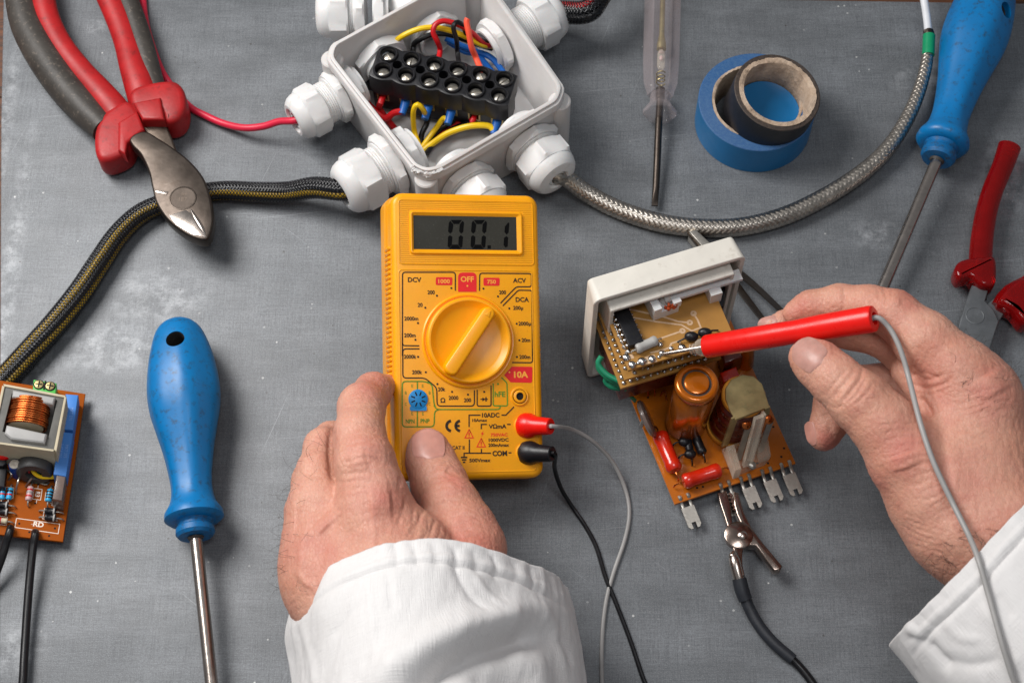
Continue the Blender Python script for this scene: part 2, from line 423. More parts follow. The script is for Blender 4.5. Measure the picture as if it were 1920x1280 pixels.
def tape_side(name, a, b):
    t = NT(name); g = t.n('ShaderNodeVectorMath', operation='LENGTH'); mp = t.n('ShaderNodeMapping'); mp.inputs['Scale'].default_value = (1, 1, 0)
    t.l(t.tc.outputs['Object'], mp.inputs[0]); t.l(mp.outputs[0], g.inputs[0])
    wv = t.math('SINE', t.math('MULTIPLY', g.outputs['Value'], 22000.)); n = t.noise(700, 5, .7)
    f = t.math('ADD', t.math('MULTIPLY', wv, .2), n)
    return t.set(Base_Color=t.ramp(f, [(.35, a), (.75, b)]), Roughness=.6, Normal=t.bump(f, .5, .0003))
M_BLUETAPE_SIDE = tape_side('blue_tape_side', '1a4f86', '4a6f94')
M_BLACKTAPE_SIDE = tape_side('black_tape_side', '2a2420', '5a4a40')
def card():
    t = NT('cardboard'); n = t.noise(500, 8, .75); n2 = t.noise(110, 5)
    return t.set(Base_Color=t.mix(t.ramp(n2, [(.4, 0.), (.7, .6)]), t.ramp(n, [(.3, '9a826e'), (.7, 'ccb49c')]), 'ddc9b4'), Roughness=.9, Normal=t.bump(t.math('ADD', n, n2), .9, .001))
M_CARD = card()
M_PCB = pmat('pcb_orange', 'b5620f', .28, var=.22, vs=45, bump=.12, bs=500, dirt='7a3a0c', dirtamt=.35, dscale=90, coat=.35)
M_PCB2 = pmat('pcb_brown', '9a4a02', .6, spec=.15, var=.12, vs=60, bump=.1, bs=600, dirt='8a4a18', dirtamt=.3, dscale=120)
M_PCB3 = pmat('pcb_tan', 'a87a3c', .35, var=.14, vs=60, bump=.1, bs=600, dirt='6e4a1c', dirtamt=.25, dscale=120)
M_TRACE = pmat('pcb_trace', 'c9a988', .4, var=.12, vs=400, bump=.1)
M_SILK = pmat('white_silkscreen', 'e8ddd0', .6, var=.08, bump=0)
M_AMBER = pmat('varnished_can', 'c4690c', .22, metal=.5, var=.28, vs=70, dirt='6e5a48', dirtamt=.4, dscale=90, bump=.08, coat=.7)
M_VARRED = pmat('varnished_red', 'cc260c', .25, var=.15, vs=100, bump=.08, coat=.6, dirt='6e1408', dirtamt=.3)
M_MAROON = pmat('coil_winding_lacquer', '5a1a0c', .3, var=.3, vs=200, bump=.3, bs=500, coat=.5)
M_ORSIDE = pmat('coil_flange', 'cf8a2c', .4, var=.1)
M_CLEAR = pmat('clear_plastic', 'f8f4f2', .07, var=.02, bump=0, trans=1.0, ior=1.22, rvar=.03)
M_CLEARAMB = pmat('clear_amber_plastic', 'eadfc8', .1, var=.05, bump=0, trans=.92, ior=1.3, rvar=.04)
def clear(name, col, alpha, rough=.07):
    t = NT(name); fr = t.n('ShaderNodeLayerWeight'); fr.inputs[0].default_value = .35
    n = t.noise(180, 4); a = t.math('ADD', t.math('MULTIPLY', fr.outputs['Facing'], .62), t.math('MULTIPLY', n, alpha * 1.6), True)
    t.set(Base_Color=col, Roughness=rough, Alpha=a, IOR=1.6, Normal=t.bump(t.noise(300, 3), .12, .0004)); return t.m
M_CLEAR = clear('clear_plastic_handle', 'b4a8aa', .07, .04); M_CLEARAMB = clear('clear_plastic_block', 'd8ccba', .2)
M_SNIPJAW = pmat('grey_steel', '6a6d70', .45, metal=.5, var=.15, vs=200, dirt='8a8c8e', dirtamt=.3, dscale=300, bump=.15)
M_REDCLEAR = pmat('translucent_red_plastic', 'b01012', .12, var=.15, vs=100, bump=.1, trans=.65, ior=1.35, rvar=.05)
M_GREENPL = pmat('green_terminal', '4cb04a', .4, var=.06)
M_CAPBLUE = pmat('box_capacitor_blue', '4280cc', .45, var=.05, bump=.05)
M_COREGREY = pmat('ferrite_core', '5f5e5a', .55, var=.15, vs=200, bump=.3)
M_FERRITE = pmat('ferrite_ring', '3b3b3c', .5, var=.15, bump=.3)
M_TAPEBEIGE = pmat('transformer_tape', 'bfb49a', .7, var=.12, vs=120, bump=.4, bs=500)
M_BOBBIN = pmat('bobbin_plastic', 'a9a8a6', .5, var=.06)
M_ELEC = pmat('electrolytic_sleeve', '1a3a80', .3, var=.1)
M_WHITE = pmat('white_paint', 'e9e7e4', .45, var=.05)
M_GREYRES = pmat('grey_resistor', 'a8a6a2', .4, var=.1)
M_PINKRES = pmat('pink_resistor', 'c9a5a5', .4, var=.1)
M_BLUERES = pmat('blue_resistor', '2f9fd0', .3, var=.1)
M_RUST = pmat('rust_orange_stain', 'b3481a', .5, var=.3, vs=600, bump=.5)
M_DISC = pmat('smoky_disc', '6f5f58', .25, var=.2, vs=200, coat=.5)
M_DARKHOLE = pmat('dark_hole', '060606', .8, var=.1, bump=0)
M_GREENBAND = pmat('green_tape_band', '0f8f5f', .35, var=.08)
# ------------------------------------------------------------------ table: zinc sheet on a dark wooden bench
m = MB(); a, b_, c, d = W(6, -4), W(1924, 7), W(2700, 2300), W(-6, 2300)
a = W(7, -24)
edge = [a, W(2, 230), W(0, 700), W(-3, 2300), c, W(2700, 10), b_]
m.prism([(p.x, p.y) for p in edge], -2.0, 0.0, .4)
sheet = struct(obj('tabletop', m, ZINC, None, Matrix(), smooth=30)); sheet['label'] = 'worn grey zinc sheet laid on the bench'
m = MB()
for k in range(6): m.box((0, 520 - 130 * k - 60, -12), (1500, 129.2, 18))
struct(obj('bench', m, WOOD, smooth=0))

# ------------------------------------------------------------------ yellow multimeter
roll, pitch = R(14), R(22)
ex0 = Vector((1, 0, 0)); ey = Vector((0, math.cos(pitch), math.sin(pitch))); ez0 = ex0.cross(ey)
ex = ex0 * math.cos(roll) - ez0 * math.sin(roll)
FZ = 25.0
P0 = W(1015, 893, FZ - 1)                            # right bottom corner of the face
FM = frame(P0, ex, ex.cross(ey)); FMi = FM.inverted(); NRM = FM.col[2].to_3d()
def F(px, py, z=0.):
    """pixel -> (x,y) on the face plane raised by z"""
    d = ray(px, py); o = P0 + NRM * z; t = (o - CAM).dot(NRM) / d.dot(NRM); q = FMi @ (CAM + d * t); return (q.x, q.y)
def FC1(x, y): return F(690 + x / 4.414, 350 + y / 4.414)
def FC2(x, y): return F(690 + x / 4.414, 620 + y / 4.414)
tl, tr, br, bl = F(735, 362), F(1012, 364), F(1018, 897), F(741, 899)
yaw = math.atan2(tr[1] - tl[1] + br[1] - bl[1], tr[0] - tl[0] + br[0] - bl[0])
FM = FM @ Matrix.Rotation(yaw, 4, 'Z'); FMi = FM.inverted()
tl, tr, br, bl = F(735, 362), F(1012, 364), F(1018, 897), F(741, 899)
x0 = (tl[0] + bl[0]) / 2; x1 = (tr[0] + br[0]) / 2; y0 = (bl[1] + br[1]) / 2; y1 = (tl[1] + tr[1]) / 2
print('METER size', x1 - x0, y1 - y0, 'corners', tl, tr, br, bl)
cx, cy, mw, mh = (x0 + x1) / 2, (y0 + y1) / 2, x1 - x0, y1 - y0
px1 = mw / 278
meter = thing('multimeter', 'yellow digital multimeter tilted on the grey sheet, reading 00.1, held by the left hand', 'multimeter', FM @ Vector((cx, cy, -FZ)))
m = MB(); o_ = rrect(mw, mh, 5.0, 6, cx, cy)
m.prism(o_, -FZ * .52, 0, 2.6, 0, seg=5)
m.prism(rrect(mw + 1.8, mh + .5, 5.0, 6, cx, cy), -FZ, -FZ * .52 - .5, 0, 3., seg=4)
m.prism(rrect(mw - 1.2, mh - 1.2, 4.5, 6, cx, cy), -FZ * .6, -FZ * .45)
case = obj('case', m, M_YEL, meter, FM, smooth=40)
# grip ridges on the long sides
m = MB()
for k in range(27):
    yy = F(712, 462)[1] - k * (F(712, 462)[1] - F(712, 700)[1]) / 26
    for sx in (x0 - .1, x1 + .1): m.lathe([(.75, -FZ * .5), (1.0, -FZ * .48), (1.0, -5.5), (.4, -4.4)], 8, Matrix.Translation((sx, yy, 0)))
obj('grip_ridge', m, M_YEL, meter, FM)['kind'] = 'stuff'
# fine horizontal ribbing round the display
a = FC1(248, 108); b_ = FC1(1372, 650); wa, wb = FC1(338, 195), FC1(1284, 570)
m = MB(); n = 34
for k in range(n):
    yy = a[1] + (b_[1] - a[1]) * (k + .5) / n
    for u, v in (((a[0], wa[0] - .2), (wb[0] + .2, b_[0])) if wb[1] < yy < wa[1] else ((a[0], b_[0]),)):
        m.prism([(u, yy - .22), (v, yy - .22), (v, yy + .22), (u, yy + .22)], -.02, .13, .08, seg=1)
obj('ribbing', m, M_YEL, meter, FM, smooth=30)['kind'] = 'stuff'
m = MB()                                              # thin raised border of the ribbed field and of the printed panel
def border(m, p, q, wd, hh, r=1.5):
    c_ = ((p[0] + q[0]) / 2, (p[1] + q[1]) / 2); ww, h2 = abs(q[0] - p[0]), abs(q[1] - p[1])
    o = rrect(ww, h2, r, 5, *c_); i = rrect(ww - 2 * wd, h2 - 2 * wd, max(.2, r - wd), 5, *c_); n = len(o)
    v = [(x, y, 0.02) for x, y in o] + [(x, y, hh) for x, y in rrect(ww - wd * .6, h2 - wd * .6, r, 5, *c_)] + [(x, y, hh) for x, y in rrect(ww - wd * 1.4, h2 - wd * 1.4, r - wd * .5, 5, *c_)] + [(x, y, 0.02) for x, y in i]
    m.add(v, [(k * n + j, k * n + (j + 1) % n, (k + 1) * n + (j + 1) % n, (k + 1) * n + j) for k in range(3) for j in range(n)])
border(m, FC1(246, 102), FC1(1376, 655), .5, .28); border(m, FC1(248, 682), FC2(1396, 1162), .5, .22)
obj('panel_border', m, M_YEL, meter, FM, smooth=60)
# display window: bevelled frame, glass, segments
m = MB(); p, q = FC1(338, 195), FC1(1284, 572); g0, g1 = FC1(374, 238), FC1(1232, 528)
def ringquad(m, outer, inner, zo, zi):
    n = len(outer); v = [(x, y, zo) for x, y in outer] + [(x, y, zi) for x, y in inner]
    m.add(v, [(j, (j + 1) % n, n + (j + 1) % n, n + j) for j in range(n)])
def rr2(p, q, r): return rrect(abs(q[0] - p[0]), abs(q[1] - p[1]), r, 5, (p[0] + q[0]) / 2, (p[1] + q[1]) / 2)
def grow(p, q, d): return (p[0] - d, p[1] + d), (q[0] + d, q[1] - d)
ringquad(m, rr2(*grow(p, q, 0), 1.6), rr2(*grow(p, q, -.5), 1.3), .02, .9)
ringquad(m, rr2(*grow(p, q, -.5), 1.3), rr2(*grow(p, q, -.9), 1.0), .9, .95)
ringquad(m, rr2(*grow(p, q, -.9), 1.0), rr2(*grow(g0, g1, .0), .25), .95, .12)
obj('display_frame', m, M_YEL, meter, FM, smooth=30)
m = MB(); m.prism(rr2(g0, g1, .2), .0, .14); disp = obj('display', m, M_LCD, meter, FM, smooth=0)
m = MB(); Z = .17
def seg(pts): m.add([(*FC1(x, y), Z) for x, y in pts], [tuple(range(len(pts)))])
def zero(dx):
    s_ = lambda pts: seg([(x + dx - (y - 395) * .03 * 2 * 0, y) for x, y in pts])
    s_([(684, 276), (778, 276), (752, 310), (708, 310)])
    s_([(680, 282), (706, 314), (698, 372), (680, 390), (662, 372), (668, 300)])
    s_([(784, 282), (794, 300), (788, 374), (770, 390), (754, 370), (758, 312)])
    s_([(678, 402), (698, 416), (694, 480), (672, 510), (658, 492), (662, 414)])
    s_([(768, 402), (786, 416), (780, 496), (768, 510), (746, 480), (750, 416)])
    s_([(696, 480), (744, 480), (768, 516), (672, 516)])
zero(0); zero(190)
seg([(988, 486), (1016, 486), (1016, 514), (988, 514)])
seg([(1160, 296), (1169, 304), (1163, 380), (1146, 398), (1128, 376), (1132, 330)]); seg([(1145, 410), (1160, 422), (1155, 496), (1136, 504), (1121, 484), (1125, 424)])
obj('display_digits', m, M_LCDDARK, disp, FM, smooth=0)
# printed markings
K = MB(); G = MB(); RD = MB(); RL = MB(); YT = MB(); LW = .5
def poly1(pts, mb, fc, wd=LW, z=.10, r=0): mb.stroke([fc(*p) for p in pts], wd, FM @ Matrix() if False else Matrix(), z)
def rnd(pts, r=14):
    out = [pts[0]]
    for i in range(1, len(pts) - 1):
        p, c_, q = Vector(pts[i - 1]), Vector(pts[i]), Vector(pts[i + 1]); a1 = (p - c_); b1 = (q - c_)
        ra = min(r, a1.length / 2); rb = min(r, b1.length / 2); A = c_ + a1.normalized() * ra; B = c_ + b1.normalized() * rb
        for t in (0, .25, .5, .75, 1): out.append(tuple(A * (1 - t) ** 2 + c_ * 2 * t * (1 - t) + B * t * t))
    return out + [pts[-1]]
I4 = Matrix()
poly1(rnd([(722, 860), (722, 708), (285, 708), (284, 1400)], 24), K, FC1)
poly1(rnd([(284, 20), (285, 122), (424, 124)], 20), K, FC2)
poly1(rnd([(922, 862), (924, 716), (1352, 719), (1352, 828), (1226, 828), (1096, 964)], 22), K, FC1)
poly1(rnd([(1115, 986), (1243, 856), (1357, 858), (1360, 1400)], 18), K, FC1)
poly1(rnd([(1360, 20), (1361, 264), (1192, 262)], 22), K, FC2)
poly1(rnd([(426, 149), (287, 149), (288, 390), (470, 390), (568, 470), (572, 622), (880, 622), (880, 490)], 30), K, FC2)
poly1(rnd([(903, 488), (903, 622), (1018, 622), (1018, 452)], 16), K, FC2)
poly1(rnd([(1104, 386), (1150, 430), (1154, 621), (1035, 619), (1036, 436)], 16), G, FC2)
poly1(rnd([(1094, 622), (1090, 650), (560, 650), (545, 600), (530, 440), (470, 418), (283, 418), (283, 794), (547, 793), (550, 665), (585, 651)], 32), G, FC2)
poly1([(408, 418), (408, 794)], G, FC2)
# lower right wiring diagram
poly1([(930, 697), (836, 697), (836, 795)], K, FC2, .5); poly1([(1104, 697), (1140, 697), (1208, 628)], K, FC2, .5)
poly1([(984, 773), (937, 773), (937, 812)], K, FC2, .5); poly1([(1150, 773), (1180, 773)], K, FC2, .5)
poly1([(838, 897), (838, 1010)], K, FC2, .5); poly1([(938, 975), (938, 1010)], K, FC2, .5)
poly1([(1018, 1011), (795, 1011), (795, 1040)], K, FC2, .5); poly1([(1162, 1008), (1186, 1008)], K, FC2, .5)
for wx, yy in ((26, 1046), (18, 1066), (10, 1086)): poly1([(795 - wx, yy), (795 + wx, yy)], K, FC2, .6)
for tx, ty in ((836, 851), (936, 925)):
    poly1([(tx, ty - 36), (tx + 35, ty + 34), (tx - 35, ty + 34), (tx, ty - 36), (tx + 18, ty)], RL, FC2, .38)
    poly1([(tx, ty - 12), (tx, ty + 14)], RL, FC2, .5); poly1([(tx, ty + 20), (tx, ty + 26)], RL, FC2, .5)
RL.add([(*FC2(x, y), .10) for x, y in ((958, 822), (934, 852), (944, 856), (934, 878), (958, 846), (948, 842))], [tuple(range(6))])
def tx(mb, fc, s_, x, y, h, wd, z=.10, off=.028):
    u = fc(x, y); mb.text(s_, u[0], u[1], h / 4.414 * px1, I4, z, 1, off, 'CENTER', fitw=wd / 4.414 * px1)
for s_, x, y, h, w_ in (('DCV', 385, 770, 40, 110), ('ACV', 1253, 776, 40, 110), ('DCA', 1276, 934, 40, 112)): tx(K, FC1, s_, x, y, h, w_)
for s_, x, y, w_ in (('200', 522, 874, 60), ('20', 431, 978, 40), ('2000m', 358, 1091, 115), ('200m', 346, 1229, 94), ('200', 1113, 874, 58), ('200μ', 1242, 1006, 84), ('2000μ', 1296, 1136, 105)): tx(K, FC1, s_, x, y, 40 if 'μ' in s_ else 33, w_)
for s_, x, y, w_ in (('2000k', 348, 214, 102), ('200k', 406, 342, 82), ('20k', 609, 483, 60), ('2000', 707, 554, 80), ('200', 823, 573, 60), ('20m', 1306, 77, 72), ('200m', 1297, 216, 92)): tx(K, FC2, s_, x, y, 33, w_)
tx(K, FC2, 'Ω', 619, 574, 40, 40)
for fc, L_ in ((FC1, ((689, 839), (570, 902), (474, 1001), (413, 1128), (392, 1266), (955, 843), (1075, 908), (1169, 1007), (1230, 1133))), (FC2, ((414, 215), (478, 342), (574, 440), (695, 504), (827, 527), (961, 504), (1252, 78), (1232, 216)))):
    for x, y in L_:
        u = fc(x, y); K.add([(a_, b1, .11) for a_, b1 in circle(u[0], u[1], .44, 12)], [tuple(range(12))])
u = FC2(1075, 440); G.add([(a_, b1, .11) for a_, b1 in circle(u[0], u[1], .42, 12)], [tuple(range(12))])
tx(G, FC2, 'hFE', 1092, 524, 44, 90); tx(G, FC2, 'NPN', 348, 748, 34, 72); tx(G, FC2, 'PNP', 472, 745, 34, 74)
for s_, x, y in (('E', 366, 455), ('E', 453, 455), ('B', 312, 512), ('B', 510, 512), ('C', 312, 606), ('C', 510, 604), ('E', 366, 684), ('E', 455, 684)): tx(G, FC2, s_, x, y, 24, 15, off=0)
tx(K, FC2, '10ADC', 1015, 697, 38, 145, off=.03); tx(K, FC2, '10Amax', 924, 739, 25, 124); tx(K, FC2, 'VΩmA', 1072, 789, 38, 148, off=.03)
tx(RL, FC2, '750VAC', 1085, 859, 27, 142, off=.03); tx(K, FC2, '1000VDC', 1081, 902, 28, 166, off=.03); tx(K, FC2, '200mAmax', 1081, 944, 28, 172, off=.03)
tx(K, FC2, 'COM', 1090, 1013, 44, 122, off=.04); tx(K, FC2, '500Vmax', 926, 1070, 30, 176, off=.03); tx(K, FC2, 'CAT II', 747, 966, 30, 102)
for cx_, arc in ((690, 1), (765, 1)):                   # the two round letters C and E
    pts = [(cx_ + 2 - 42 * math.cos(R(t)), 786 - 42 * math.sin(R(t))) for t in np.linspace(-82, 82, 14)]; poly1(pts, K, FC2, 1.15)
poly1([(726, 786), (758, 786)], K, FC2, 1.0)
K.add([(*FC2(x, y), .1) for x, y in ((946, 550), (946, 582), (972, 566))], [(0, 1, 2)]); poly1([(930, 566), (992, 566)], K, FC2, .4); poly1([(976, 548), (976, 584)], K, FC2, .55)
def fillp(mb, fc, pts, z=.08): mb.add([(*fc(x, y), z) for x, y in pts], [tuple(range(len(pts)))])
RDS = []
def rfield(fc, pts):
    b = MB(); fillp(b, fc, pts); RDS.append(b)
rfield(FC1, rnd([(745, 870), (745, 710), (898, 710), (898, 870)], 40))
rfield(FC1, rnd([(560, 780), (561, 748), (698, 749), (697, 815), (560, 814), (560, 780)], 12)); rfield(FC1, rnd([(955, 785), (956, 753), (1089, 754), (1088, 820), (955, 819), (955, 785)], 12))
rfield(FC2, [(1126, 366), (1190, 296)] + rnd([(1190, 296), (1361, 297), (1358, 430), (1180, 426)], 14)[1:])
for b in RDS: obj('red_field', b, M_REDPRINT, meter, FM, smooth=0)
YTS = [MB() for _ in range(4)]
tx(YTS[0], FC1, 'OFF', 821, 765, 46, 110, .12, .03); tx(YTS[1], FC1, '1000', 629, 783, 34, 96, .12, .03); tx(YTS[2], FC1, '750', 1022, 787, 34, 74, .12, .03); tx(YTS[3], FC2, '10A', 1266, 362, 54, 120, .12, .04)
for fc, x, y, YT in ((FC1, 822, 821, YTS[0]), (FC2, 1170, 342, YTS[3])):
    u = fc(x, y); YT.add([(a_, b1, .13) for a_, b1 in circle(u[0], u[1], .4, 10)], [tuple(range(10))])
for b in YTS: obj('pale_lettering', b, M_YELPRINT, meter, FM, smooth=0)
for nm, mb, mt in (('black_lettering', K, M_BLKPRINT), ('green_lettering', G, M_GRNPRINT), ('red_lettering', RL, M_REDLINE)):
    obj(nm, mb, mt, meter, FM, smooth=0)
# rotary dial
dc = F(878, 639); dr = 19.55 * mw / 68.
dr = (F(965, 639)[0] - F(791, 639)[0]) / 2
DM = FM @ Matrix.Translation((dc[0], dc[1], 0))
m = MB(); m.lathe([(dr, .0), (dr, .5), (dr - .5, .9), (dr - 1.0, .8), (dr - 1.2, .35), (dr - 1.7, .35), (dr - 1.9, 2.6), (dr - 2.5, 3.2), (dr - 3.2, 3.2), (dr - 5.2, 1.6), (dr - 6.2, 1.1), (.01, 1.0)], 72, cap=False)
dial = obj('dial', m, M_YEL2, meter, DM, smooth=32)
b0, b1 = F(845, 693, 5), F(917, 585, 5); ax = Vector((b1[0] - b0[0], b1[1] - b0[1])); ang = math.atan2(ax.y, ax.x); BL = ax.length + 2.6
mid = ((b0[0] + b1[0]) / 2 - dc[0], (b0[1] + b1[1]) / 2 - dc[1])
m = MB(); bw = 6.4; out = rrect(BL + 2, bw, 3.0, 7)
m.prism([(x, y * (1 - .09 * x / BL)) for x, y in out], .9, 6.2, 1.0, 0, Matrix.Translation((mid[0], mid[1], 0)) @ Matrix.Rotation(ang, 4, 'Z'), seg=4, draft=.35)
obj('dial_handle', m, M_YEL2, dial, DM, smooth=35)
m = MB(); T = Matrix.Translation((mid[0], mid[1], 0)) @ Matrix.Rotation(ang, 4, 'Z')
m.prism([(BL / 2 - .6, 0), (BL / 2 - 3.4, 1.2), (BL / 2 - 3.4, -1.2)], 6.1, 6.45, .12, 0, T)
obj('pointer_mark', m, M_YEL, dial, DM)
# transistor socket
u = FC2(414, 566); sr = 17.9 * px1
m = MB(); m.lathe([(sr, 0), (sr, .45), (sr - .5, .7), (.01, .7)], 36); m.prism(rrect(7, 2, .5, 2, 0, -sr + .3), 0, .45)
SM = FM @ Matrix.Translation((u[0], u[1], 0)); sk = obj('transistor_socket', m, M_BLUESOCK, meter, SM)
m = MB()
for k in range(8):
    t = R(22.5 + 45 * k); m.box((0, sr * .58, .72), (.55, sr * .42, .06), Matrix.Rotation(t, 4, 'Z'))
obj('pin_slot', m, M_DARKHOLE, sk, SM, smooth=0)
# jacks
def jack(px, py):
    u = F(px, py); J = FM @ Matrix.Translation((u[0], u[1], 0))
    m = MB(); r = 17.5 * px1
    m.lathe([(r, 0), (r, .4), (r - .4, .6), (r - .9, .5), (r - 1.0, .2)], 36, cap=False); m.lathe([(r * .68, .1), (r * .68, .9), (r * .6, 1.1), (r * .42, 1.1), (r * .40, .1)], 32, cap=False)
    j = obj('jack_socket', m, M_YEL, meter, J)
    m = MB(); m.lathe([(r - 1.0, .16), (.01, .16)], 32, cap=False); m.lathe([(r * .44, .45), (.01, .45)], 24, cap=False)
    obj('jack_hole', m, M_DARKHOLE, j, J)
    return J
jack(974, 743); J_RED = jack(981, 797); J_BLK = jack(984, 848)

# ------------------------------------------------------------------ plugs and leads
def plug(name, J, px_end, length, mat, th, lean, r0, r1):
    """plug standing in a jack, leaning towards +x of the face"""
    base = (J @ Vector((0, 0, -2.6))); d = (J.to_3x3() @ Vector((math.sin(lean), -.06, math.cos(lean)))).normalized()
    A = axisM(base, base + d)
    m = MB(); L = length
    m.lathe([(r0 - .6, 0), (r0, 1.0), (r0 + .1, 2.2), (r0, 4.2), (r0 * .93, 5.4), (r1 + .45, 7.6), (r1, L - 1.2), (r1 - .1, L - .3), (r1 - .5, L), (r1 * .42, L), (r1 * .38, L - 2.2), (.01, L - 2.2)], 36, cap=False)
    return m, A, base + d * (L - 2)
lead = thing('test_lead', 'red plug with grey cable in the middle socket of the yellow meter', 'test lead', J_RED.translation)
m, A, e = plug('plug', J_RED, 0, 14.6, M_REDPL, 0, R(42), 5.3, 3.5); obj('plug', m, M_REDPL, lead, A)
dv = (A.to_3x3() @ Vector((0, 0, 1)))
m = MB(); m.tube([e - dv * 1, e + dv * 4, W(1075, 806, 26), W(1115, 830, 17), W(1150, 868, 8), W(1172, 915, 2), W(1180, 960, .9), W(1172, 1010, .9), W(1150, 1075, .9), W(1136, 1130, .9), W(1129, 1200, .9), W(1130, 1300, .9), W(1150, 1500, .9), W(1230, 1800, .9), W(1260, 2150, .9)], .9, 10)
obj('cable', m, M_GREYW, lead)
lead2 = thing('test_lead', 'black plug with thin black cable in the COM socket of the yellow meter', 'test lead', J_BLK.translation)
m, A, e = plug('plug', J_BLK, 0, 14.6, M_BLACK, 0, R(42), 5.0, 3.3); obj('plug', m, M_BLACK, lead2, A)
dv = (A.to_3x3() @ Vector((0, 0, 1)))
m = MB(); m.tube([e - dv * 1, e + dv * 3.2, W(1040, 878, 20), W(1052, 915, 10), W(1073, 950, 3), W(1097, 985, .9), W(1118, 1025, .9), W(1135, 1080, .9), W(1155, 1130, .9), W(1180, 1195, .9), W(1202, 1260, .9), W(1225, 1330, .9), W(1250, 1500, .9), W(1290, 1800, .9), W(1400, 2150, .9)], .95, 10)
obj('cable', m, M_BLKW, lead2)
# ------------------------------------------------------------------ junction box
BH = 42.0
L_, B_, R_ = W(590, 90, BH), W(796, 326, BH), W(1080, 178, BH)
def warp(p):
    x, y, z = p
    return (x + (max(0, x) / (bw_ / 2)) * .085 * (y + bh_ / 2), y, z)
e1 = (B_ - L_); e2 = (R_ - B_); print('BOX', e1, e2, e1.length, e2.length, math.degrees(e1.angle(e2)))
bx = e2.normalized(); bsz = 82.0
ang2 = math.atan2(e2.y, e2.x); ang1 = math.atan2(e1.y, e1.x) + math.pi / 2; av = (ang1 + ang2) / 2
bw_, bh_ = e2.length + 1, e1.length + 1                  # along e2, along e1
BX = Vector((math.cos(av), math.sin(av), 0)); BY = Vector((-math.sin(av), math.cos(av), 0))
cen = (L_ + R_) / 2; cen.z = 0
BM = frame(cen, BX, (0, 0, 1))                            # local x along bottom-right side, y towards upper-left... box centre
jb = thing('junction_box', 'open white plastic junction box with cable glands, above the yellow meter', 'junction box', cen)
m = MB()
o0 = rrect(bw_ - 3, bh_ - 3, 9, 8); n = len(o0)
def ringrow(w_, h_, r, z): return [(x, y, z) for x, y in rrect(w_, h_, r, 8)]
rows = [ringrow(bw_ - 6, bh_ - 6, 8, 0), ringrow(bw_ - 4.5, bh_ - 4.5, 8.5, 1.5), ringrow(bw_ - 3, bh_ - 3, 9, BH - 6.4), ringrow(bw_ + .4, bh_ + .4, 10, BH - 6), ringrow(bw_ + .4, bh_ + .4, 10, BH - 2.2),
        ringrow(bw_ - .2, bh_ - .2, 10, BH - 1.7), ringrow(bw_ - 2.2, bh_ - 2.2, 9.5, BH - 1.5), ringrow(bw_ - 2.5, bh_ - 2.5, 9.5, BH - .2), ringrow(bw_ - 3.2, bh_ - 3.2, 9, BH), ringrow(bw_ - 5.4, bh_ - 5.4, 8, BH), ringrow(bw_ - 6.2, bh_ - 6.2, 7.6, BH - .6),
        ringrow(bw_ - 8, bh_ - 8, 7, 3.2), ringrow(bw_ - 9, bh_ - 9, 6.5, 2.4)]
v = [p for r_ in rows for p in r_]
f = [(k * n + i, k * n + (i + 1) % n, (k + 1) * n + (i + 1) % n, (k + 1) * n + i) for k in range(len(rows) - 1) for i in range(n)]
f += [tuple(range(n))[::-1], tuple((len(rows) - 1) * n + i for i in range(n))]
vv = []                                                   # hand-cut, slightly wavy rim
for (x, y, z) in v:
    if z > BH - 3: z += .35 * math.sin(x * .35 + 1.3) * math.cos(y * .27) ; x += .15 * math.sin(y * .8); y += .15 * math.sin(x * .9)
    vv.append(warp((x, y, z)))
m.add(vv, f); obj('box_body', m, M_WHITEPL, jb, BM, smooth=40)
# corner post with screw boss outside the near corner
m = MB(); m.lathe([(5.2, 0), (5.2, BH - 7), (4.6, BH - 6.4)], 24, Matrix.Translation((-bw_ / 2 + 4, -bh_ / 2 + 4, 0)))
for sx, sy in ((1, -1), (1, 1), (-1, 1)): m.lathe([(5.2, 0), (5.2, BH - 7), (4.6, BH - 6.4)], 24, Matrix.Translation(warp((sx * (bw_ / 2 - 4), sy * (bh_ / 2 - 4), 0))))
obj('corner_post', m, M_WHITEPL, jb, BM)['kind'] = 'stuff'
m = MB()                                                  # crumbly burr left by the saw at the near corner
for k in range(46):
    a_ = R(180 + 95 * rng.rand()); q = 9 + rng.rand() * .8
    m.ball((-bw_ / 2 + 9.6 + q * math.cos(a_), -bh_ / 2 + 9.6 + q * math.sin(a_), BH - .4 - 2.2 * (rng.rand() < .4)), .25 + .55 * rng.rand(), 6, sc3=(1.8, 1, .6))
obj('cut_burr', m, M_WHITEPL, jb, BM)['kind'] = 'stuff'
def hexpoly(r, a0=0.): return circle(0, 0, r, 6, a0)
